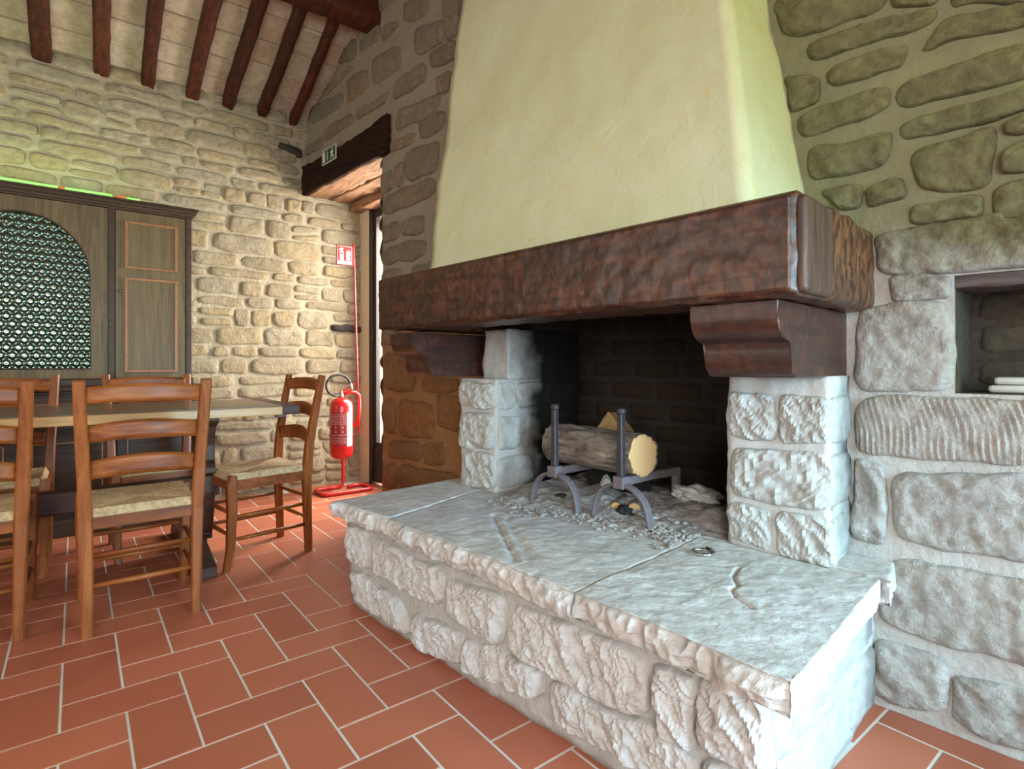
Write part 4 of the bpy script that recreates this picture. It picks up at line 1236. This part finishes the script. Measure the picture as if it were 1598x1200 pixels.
chairs = [
    (-3.238, .778, R(188), 'rush-seated ladder-back chair at the table end beside the hearth'),
    (-2.815, .212, R(90), 'rush-seated ladder-back chair at the table, its whole back towards the viewer'),
    (-2.955, -.345, R(90), 'rush-seated ladder-back chair cut off by the left edge of the photo'),
    (-3.695, .348, R(-90 + 2), 'ladder-back chair behind the table, in front of the panelled cabinet door'),
    (-3.695, -.305, R(-90 - 2), 'ladder-back chair behind the table, in front of the arched glass door'),
]
for i, (x, y, rz, lab) in enumerate(chairs):
    o = chair if i == 0 else copy_tree(chair)
    o.location = (x, y, 0); o.rotation_euler = (0, 0, rz)
    tag(o, lab, 'chair', 'ladder-back chairs around the dining table')

# ================================================================= dining table
tb = empty('dining_table', (-3.43, -.25, 0))
TX0, TX1, TZ = -3.80, -3.075, .804
def W2(p): return Vector(p) - Vector((-3.43, -.25, 0))
box('tabletop', (TX0, -1.62, TZ - .006), (TX1, .866, TZ), M_TABLE_TOP, tb, .002, W2)
for x0 in (TX0, ):
    box('edge_board', (TX0 - .0, -1.62, TZ - .050), (TX1, .866, TZ - .006), M_TABLE, tb, .004, W2)
box('end_board', (TX0, .867, TZ - .050), (TX1, .962, TZ + .0005), M_TABLE_D, tb, .010, W2)
for x in (TX1 - .10, TX0 + .06):
    box('end_cleat', (x, .85, TZ - .066), (x + .05, .90, TZ - .049), M_IRON2, tb, .003, W2)
for yc in (.545, -1.20):
    prof = [(-.30, .752), (-.30, .735), (-.27, .715), (-.20, .70), (-.165, .60), (-.17, .52), (-.215, .49), (-.215, .46), (-.17, .44), (-.19, .36), (-.165, .25), (-.10, .12), (-.13, .10),
            (.13, .10), (.10, .12), (.165, .25), (.19, .36), (.17, .44), (.215, .46), (.215, .49), (.17, .52), (.165, .60), (.20, .70), (.27, .715), (.30, .735), (.30, .752)]
    prism('trestle_leg', prof, yc - .028, yc + .028, lambda x, y, d: Vector((x - .0, d + .25, y)), M_TABLE_D, tb, .004)
    foot = [(-.46, 0), (-.46, .05), (-.40, .075), (-.22, .10), (.22, .10), (.40, .075), (.46, .05), (.46, 0)]
    prism('trestle_foot', foot, yc - .098, yc - .012, lambda x, y, d: Vector((x, d + .25, y)), M_TABLE_D, tb, .004)
strip('stretcher_beam', [W2((-3.43, -1.32, .36)), W2((-3.43, -.3, .36)), W2((-3.43, .625, .36))], .042, .115, (1, 0, 0), M_TABLE_D, tb, .010)
tag(tb, 'long wooden trestle dining table with a dark breadboard end', 'table')

# ================================================================= cabinet against the back wall
cb = empty('dresser_cabinet', (-4.45, -.26, 0))
CF = -4.40                   # front plane of the upper part
YC = -.26                    # centre line
def C2(p): return Vector(p) - Vector((-4.45, -.26, 0))
def cbox(name, lo, hi, mat, parent=None, bev=.0): return box(name, lo, hi, mat, parent or cb, bev, C2)
YR = .630; YL = 2 * YC - YR
cbox('upper_case', (-4.655, YL, .90), (CF - .02, YR, 2.045), M_CAB)
def moulding(name, steps, parent=cb):
    """stack of (z0,z1,projection) around front and sides"""
    for z0, z1, pj in steps:
        cbox(name, (-4.655, YL - pj, z0), (CF + pj, YR + pj, z1), M_CAB_D, cb, .003)
moulding('cornice', [(2.030, 2.044, .006), (2.044, 2.062, .016), (2.062, 2.084, .028), (2.084, 2.096, .040)])
cbox('corner_post', (CF - .02, YR - .034, .93), (CF + .004, YR, 2.03), M_CAB_D, None, .004)
cbox('corner_post', (CF - .02, YL, .93), (CF + .004, YL + .034, 2.03), M_CAB_D, None, .004)
for sy in (1, -1):
    def yy(v): return YC + sy * (v - YC)
    def b2(name, y0, y1, x0, x1, z0, z1, mat, parent=None, bev=.003):
        a_, c_ = sorted((yy(y0), yy(y1)))
        return cbox(name, (x0, a_, z0), (x1, c_, z1), mat, parent, bev)
    b2('divider', .162, .196, CF - .02, CF + .006, .93, 2.03, M_CAB_D)
    d = b2('side_door', .200, .594, CF - .02, CF, .935, 2.026, M_CAB)
    for z0, z1 in ((.972, 1.592), (1.650, 1.962)):
        b2('panel', .262, .530, CF, CF + .003, z0 + .012, z1 - .012, M_CAB, d, .001)
        for (y0, y1, w0, w1) in ((.248, .264, z0, z1), (.528, .544, z0, z1), (.264, .528, z0, z0 + .016), (.264, .528, z1 - .016, z1)):
            b2('bead', y0, y1, CF, CF + .009, w0, w1, M_BEAD, d, .003)
    lk = lathe('lock', [(.011, 0), (.011, .004), (.006, .005)], M_BRASS, d, (0, 0, 0), 12)
    lk.location = C2((CF, yy(.226), 1.50)); lk.rotation_euler = (0, R(90), 0)
# centre door: frame with an arched opening, pressed glass behind
HW, ZB, ZS, AH = .332, .995, 1.560, .375
outer = [(YC - .42, .935), (YC + .42, .935), (YC + .42, 2.026), (YC - .42, 2.026)]
arch = [(YC - HW, ZB), (YC + HW, ZB)]
for i in range(33):
    an = math.pi * i / 32
    arch.append((YC + HW * math.cos(an), ZS + AH * math.sin(an)))
bm = bmesh.new()
def ringv(x): return [bm.verts.new(C2((x, y, z))) for y, z in arch]
fo = ringv(CF); fi = ringv(CF - .02)
oc = [bm.verts.new(C2((CF, y, z))) for y, z in outer]
m = len(arch)
for i in range(m):
    bm.faces.new((fo[i], fo[(i+1) % m], fi[(i+1) % m], fi[i]))
# front face fan: bottom, right, arch, left
bm.faces.new((oc[0], oc[1], fo[1], fo[0]))
bm.faces.new((oc[1], oc[2], fo[2], fo[1]))
half = 2 + 16
for i in range(2, half): bm.faces.new((oc[2], fo[i+1], fo[i]))
bm.faces.new((oc[2], oc[3], fo[half]))
for i in range(half, m - 1): bm.faces.new((oc[3], fo[i+1], fo[i]))
bm.faces.new((oc[3], oc[0], fo[0], fo[m-1]))
door_c = bm_obj('arched_door', bm, M_CAB, cb)
tube('glass_bead', [C2((CF + .001, y, z)) for y, z in arch], .005, M_CAB_D, door_c, 6, True)
# pressed glass: raised roundels in a honeycomb
V = []; Fc = []; idx = {}
PX, PZ = .054, .0468
st = .0046
ny_, nz_ = int(2 * HW / st), int((ZS + AH - ZB) / st)
def roundel(y, z):
    best = 9
    for row in (math.floor(z / PZ), math.floor(z / PZ) + 1):
        off = PX / 2 if row % 2 else 0
        cy = round((y - off) / PX) * PX + off
        best = min(best, math.hypot(y - cy, z - row * PZ))
    t = min(1, best / (PX * .53))
    return .0095 * (1 - t * t) + .0016 * math.cos(best * 500)
for j in range(nz_ + 1):
    for i in range(ny_ + 1):
        y = YC - HW + st * i; z = ZB + st * j
        if z > ZS and ((y - YC) / HW) ** 2 + ((z - ZS) / AH) ** 2 > 1.03: continue
        idx[(i, j)] = len(V); V.append(C2((CF - .019 + roundel(y, z), y, z)))
for j in range(nz_):
    for i in range(ny_):
        ks = [(i, j), (i+1, j), (i+1, j+1), (i, j+1)]
        if all(k in idx for k in ks): Fc.append(tuple(idx[k] for k in ks))
mesh_obj('glass_pane', V, Fc, M_BOTTLEGLASS, door_c, True)
# lower part, deeper, with moulded top and panelled doors
LF = -4.235
YLR = .700; YLL = 2 * YC - YLR
cbox('lower_case', (-4.655, YLL + .02, .0), (LF, YLR - .02, .845), M_CAB_D)
cbox('counter_top', (-4.655, YLL - .01, .862), (LF + .03, YLR + .01, .886), M_CAB_D, None, .006)
cbox('counter_mould', (-4.655, YLL + .005, .842), (LF + .016, YLR - .005, .863), M_CAB_D, None, .005)
cbox('plinth', (-4.655, YLL, .0), (LF + .02, YLR, .10), M_CAB_D, None, .006)
cbox('upper_base_mould', (-4.655, YL - .012, .884), (CF + .012, YR + .012, .932), M_CAB_D, None, .008)
for k in range(4):
    y0 = YLL + .06 + k * ((YLR - YLL - .12) / 4) + .01; y1 = y0 + (YLR - YLL - .12) / 4 - .02
    d = cbox('base_door', (LF - .005, y0, .13), (LF + .016, y1, .61), M_CAB_D, None, .003)
    cbox('panel', (LF + .014, y0 + .06, .19), (LF + .020, y1 - .06, .55), M_CAB_D, d, .003)
    for (a_, b_, c_, d_) in ((y0 + .05, y0 + .058, .18, .56), (y1 - .058, y1 - .05, .18, .56), (y0 + .05, y1 - .05, .18, .188), (y0 + .05, y1 - .05, .552, .56)):
        cbox('bead', (LF + .014, a_, c_), (LF + .019, b_, d_), M_BEAD, d, .001)
    d = cbox('drawer', (LF - .005, y0, .635), (LF + .016, y1, .825), M_CAB_D, None, .003)
    for (a_, b_, c_, d_) in ((y0 + .04, y0 + .046, .67, .79), (y1 - .046, y1 - .04, .67, .79), (y0 + .04, y1 - .04, .67, .676), (y0 + .04, y1 - .04, .784, .79)):
        cbox('bead', (LF + .014, a_, c_), (LF + .018, b_, d_), M_BEAD, d, .001)
# carved corner bracket showing past the end of the counter
prism('carved_bracket', [(0, 0), (.028, .012), (.020, .028), (.034, .040), (.016, .052), (.022, .066), (0, .07)], -4.30, -4.26, lambda x, y, d: C2((d, YLR + .004 + x, .83 + y)), M_CAB_D, cb, .002)
tag(cb, 'dark walnut dresser cabinet with arched pressed-glass door against the stone wall', 'cabinet')

# fluorescent tube lying behind the cornice
tl = empty('tube_lamp', (-4.46, -.40, 2.096))
M_TUBE = mat_simple('tube_glow', (0.3, 0.9, 0.2), 0.4, emit=(0.22, 1.0, 0.10), es=1.3)
M_TUBE_O = mat_simple('tube_end_band', (0.75, 0.22, 0.06), 0.4, emit=(0.9, 0.3, 0.06), es=0.25)
tube('glass_tube', [(0, -.75, .026), (0, .585, .026)], .012, M_TUBE, tl, 10)
for y0, y1 in ((.31, .345), (.60, .66)):
    tube('end_band', [(0, y0, .026), (0, y1, .026)], .0128, M_TUBE_O, tl, 10)
tube('glass_tube', [(0, .665, .024), (0, .735, .024)], .010, M_TUBE, tl, 10)
box('holder', (-.02, .588, 0), (.02, .60, .034), M_STEEL, tl, .002)
box('holder', (-.02, -.765, 0), (.02, -.75, .034), M_STEEL, tl, .002)
tag(tl, 'thin green glowing lamp tube lying on top of the cabinet', 'lamp')
tlight = area('tube_lamp_light', (-4.46, -.40, 2.16), (-4.30, -.3, 3.2), .06, 1.3, 3.0, (0.70, 1.0, 0.45))
tlight.rotation_euler = (R(180), R(-12), 0)
tlight.parent = tl; tlight.matrix_parent_inverse = Matrix.Translation((4.46, .40, -2.096))

# ================================================================= doorway: frame and glazed leaf
dr = tag(empty('door_1', F(-3.4, .50, 0), TH), kind='structure')
def D2(p): return Vector((p[0] + 3.4, p[1] - .50, p[2]))
def dbox(n, lo, hi, mat, par=None, bev=.003): return box(n, lo, hi, mat, par or dr, bev, D2)
dbox('frame_post', (-3.885, .46, 0), (-3.835, .54, 2.42), M_DOORWOOD)
dbox('frame_post', (-2.93, .46, 0), (-2.87, .54, 2.42), M_DOORWOOD)
dbox('frame_head', (-3.835, .46, 2.36), (-2.93, .54, 2.42), M_DOORWOOD)
leaf = dbox('door_leaf', (-3.83, .475, .02), (-3.790, .515, 2.355), M_DOORWOOD)
dbox('stile', (-2.99, .475, .02), (-2.935, .515, 2.355), M_DOORWOOD, leaf)
dbox('rail', (-3.79, .475, .02), (-2.99, .515, .36), M_DOORWOOD, leaf)
dbox('rail', (-3.79, .475, 2.28), (-2.99, .515, 2.355), M_DOORWOOD, leaf)
dbox('pane', (-3.79, .493, .36), (-2.99, .497, 2.28), M_PANE, leaf, 0)
for zz in (.30, 1.2, 2.1): tube('hinge', [D2((-3.832, .468, zz)), D2((-3.832, .468, zz + .10))], .009, M_BLACK, leaf, 8)

# ================================================================= emergency exit sign on the lintel
sg = empty('exit_sign', F(-3.58, -.048, 2.62), TH)
def S2(x, y, d): return Vector((x, -d, y))
prism('plate', [(-.115, -.055), (.115, -.055), (.115, .055), (-.115, .055)], -.004, .002, S2, M_WHITE, sg)
prism('field', [(-.108, -.049), (.108, -.049), (.108, .049), (-.108, .049)], .002, .0028, S2, M_GREEN, sg)
def pic(poly): return prism('pictogram', poly, .0028, .0034, S2, M_WHITE, sg)
pic([(-.098, -.040), (-.064, -.040), (-.064, .040), (-.098, .040)])
pic([(-.030, -.040), (-.018, -.028), (-.020, .036), (-.028, .036), (-.030, -.020)])
pic([(.062 + .009 * math.cos(i * .785), .033 + .009 * math.sin(i * .785)) for i in range(8)])
pic([(.040, .022), (.058, .022), (.080, .002), (.074, -.004), (.060, .008), (.060, -.006), (.078, -.022), (.084, -.040), (.074, -.040), (.066, -.026), (.050, -.012), (.040, -.034), (.024, -.036), (.024, -.028), (.034, -.026), (.042, -.004), (.042, .010), (.030, .002), (.026, .008)])
tag(sg, 'small green and white emergency exit sign on the doorway lintel', 'sign')

# ================================================================= fire extinguisher and its stand
EX, EY = -4.33, 1.668
ex = empty('fire_extinguisher', (EX, EY, .272))
cyl = lathe('cylinder', [(.02, .0), (.055, .004), (.082, .022), (.090, .05), (.090, .415), (.084, .448), (.062, .474), (.030, .488), (.024, .492)], M_RED, ex, (0, 0, 0), 36)
def wrap(name, th0, th1, z0, z1, mat, rr=.0908, parent=None):
    V = []; Fc = []; n = 14
    for j in range(2):
        for i in range(n + 1):
            t = R(th0 + (th1 - th0) * i / n)
            V.append((rr * math.cos(t), rr * math.sin(t), (z0, z1)[j]))
    for i in range(n): Fc.append((i, i+1, n+2+i, n+1+i))
    return mesh_obj(name, V, Fc, mat, parent or cyl, True)
# the viewer stands towards +X,-Y of it
M_LABELRED = mat_simple('label_red', (0.30, 0.014, 0.016), 0.4)
VD = math.degrees(math.atan2(-EY, -EX))
wrap('label', VD - 75, VD + 32, .115, .375, M_LABELRED)
wrap('inspection_tag', VD + 28, VD + 62, .105, .375, M_WHITE, .0912)
rl = random.Random(3)
z = .360
while z > .125:
    hgt = .006 if not .235 < z < .275 else .030
    th = VD - 66
    while th < VD + 22:
        w = rl.uniform(4, 16) if hgt < .01 else 12
        if hgt > .01:
            wrap('print', th, th + 9, z - .022, z - .016, M_PRINT, .0911); wrap('print', th, th + 3, z - .022, z, M_PRINT, .0911); wrap('print', th + 6, th + 9, z - .022, z - .008, M_PRINT, .0911); th += 34
        else:
            wrap('print', th, min(th + w, VD + 24), z - .0042, z, M_PRINT, .0911); th += w + rl.uniform(1.5, 4)
    z -= hgt + .0065
lathe('valve', [(.020, 0), (.020, .022), (.014, .026), (.014, .050)], M_STEEL, ex, (0, 0, .490), 14)
strip('handle', [(0, 0, .535), (.005, .045, .560), (.01, .100, .598)], .022, .010, (1, 0, 0), M_RED, ex, .002)
strip('handle', [(0, -.015, .525), (.005, .045, .535), (.01, .085, .548)], .022, .008, (1, 0, 0), M_RED, ex, .002)
hp = []
for i in range(19):
    t = i / 18; an = R(-105 - 245 * t)
    hp.append((.02, -.030 + .098 * math.cos(an), .585 + .085 * math.sin(an)))
hose = tube('hose', [(0, -.01, .515)] + hp, .0095, M_BLACK, ex, 10)
tube('nozzle', [hp[-1], (.02, hp[-1][1] + .010, hp[-1][2] - .035), (.02, hp[-1][1] + .014, hp[-1][2] - .05)], [.012, .011, .008], M_STEEL, hose, 10)
tag(ex, 'red fire extinguisher with black hose hanging on its floor stand', 'fire extinguisher')

stn = empty('extinguisher_stand', (EX, EY + .03, 0))
bx = []
def arc(cx, cy, r, a0, a1, n=6): return [(cx + r * math.cos(R(a0 + (a1-a0) * i / n)), cy + r * math.sin(R(a0 + (a1-a0) * i / n)), .017) for i in range(n + 1)]
pts = [(-.10, .06, .017)] + [(-.115, .14, .017)] + arc(-.08, .165, .035, 150, 60) + arc(.055, .165, .035, 70, 0) + arc(.055, -.165, .035, 0, -90) + arc(-.10, -.165, .035, -100, -170) + [(-.135, -.06, .017), (-.125, .0, .017)]
tube('base_loop', pts, .0155, M_RED, stn, 10)
tube('stem', [(-.125, .0, .017), (-.121, .018, .022), (-.12, .03, .05), (-.12, .03, .30), (-.12, .03, .52)], .0135, M_RED, stn, 10)
tube('hook', [(-.02, -.03, .775), (.0, .03, .800), (-.01, .09, .800), (-.02, .125, .775), (-.03, .135, .70), (-.035, .135, .60), (-.05, .12, .54), (-.10, .06, .49), (-.12, .03, .47)], .0135, M_RED, stn, 10)
tube('band', [(.0935 * math.cos(t * .2094), -.03 + .0935 * math.sin(t * .2094), .46) for t in range(30)], .003, M_RED_DARK, stn, 6, True)
tube('sign_pole', [(-.03, .132, .46), (-.005, .098, 1.2), (.012, .066, 2.005)], .0075, M_RED, stn, 8)
sp = empty('sign_board', (.012, -.005, 1.90), R(88), stn)
def T2(x, y, d): return Vector((x, -d, y))
def board(nm, x0, x1, y0, y1, d0, d1, mat): return prism(nm, [(x0, y0), (x1, y0), (x1, y1), (x0, y1)], d0, d1, T2, mat, sp)
board('plate', -.072, .072, -.083, .078, -.003, .003, M_RED_DARK)
board('border', -.062, .054, -.074, .070, .003, .0036, M_WHITE)
board('field', -.059, .051, -.046, .067, .0036, .0042, M_RED_SIGN)
def sgn(nm, poly, mat=M_WHITE, d=.0042): return prism(nm, poly, d, d + .0006, T2, mat, sp)
sgn('pictogram', [(-.044, -.040), (-.012, -.040), (-.012, .022), (-.018, .032), (-.024, .036), (-.032, .036), (-.038, .032), (-.044, .022)])
sgn('pictogram', [(-.036, .038), (-.022, .038), (-.012, .050), (-.026, .058), (-.044, .050), (-.052, .034), (-.046, .034), (-.040, .046)])
sgn('pictogram_mark', [(-.039, .006), (-.017, .006), (-.017, .018), (-.039, .018)], M_RED_SIGN, .0048)
for yo in (-.036, -.012, .012):
    sgn('pictogram', [(.006, yo), (.020, yo - .004), (.040, yo - .002), (.044, yo + .012), (.034, yo + .030), (.034, yo + .014), (.022, yo + .034), (.024, yo + .012), (.010, yo + .022), (.012, yo + .008)])
fc = bpy.data.curves.new('lettering', 'FONT'); fc.body = 'ESTINTORE'; fc.size = .0215; fc.align_x = 'CENTER'; fc.extrude = .0003
fo_ = bpy.data.objects.new('lettering', fc); link(fo_)
dg = bpy.context.evaluated_depsgraph_get()
me = bpy.data.meshes.new_from_object(fo_.evaluated_get(dg)); bpy.data.objects.remove(fo_, do_unlink=True)
me.materials.clear(); me.materials.append(M_BLACKPRINT)
lt = bpy.data.objects.new('lettering', me); link(lt, sp); lt.location = (-.004, -.0040, -.068); lt.rotation_euler = (R(90), 0, 0)
tag(stn, 'red tubular extinguisher stand with a pictogram sign on a tall pole', 'stand')

# a second tube lamp, unseen, added to throw green light across onto the hood
t2 = empty('tube_lamp', F(1.70, -.58, 2.30), TH)
tube('glass_tube', [(-.05, -.5, .03), (-.05, .5, .03)], .012, M_TUBE, t2, 10)
box('tray', (-.09, -.54, -.01), (.04, .54, .004), M_STEEL, t2, .002)
tag(t2, 'added, unseen green glowing tube lamp in a steel tray high on the wall behind the viewer', 'lamp')
l2 = area('added_lamp_light', F(1.62, -.30, 2.36), F(-.3, -.30, 2.4), .08, .5, 11, (0.92, 1.0, 0.20))
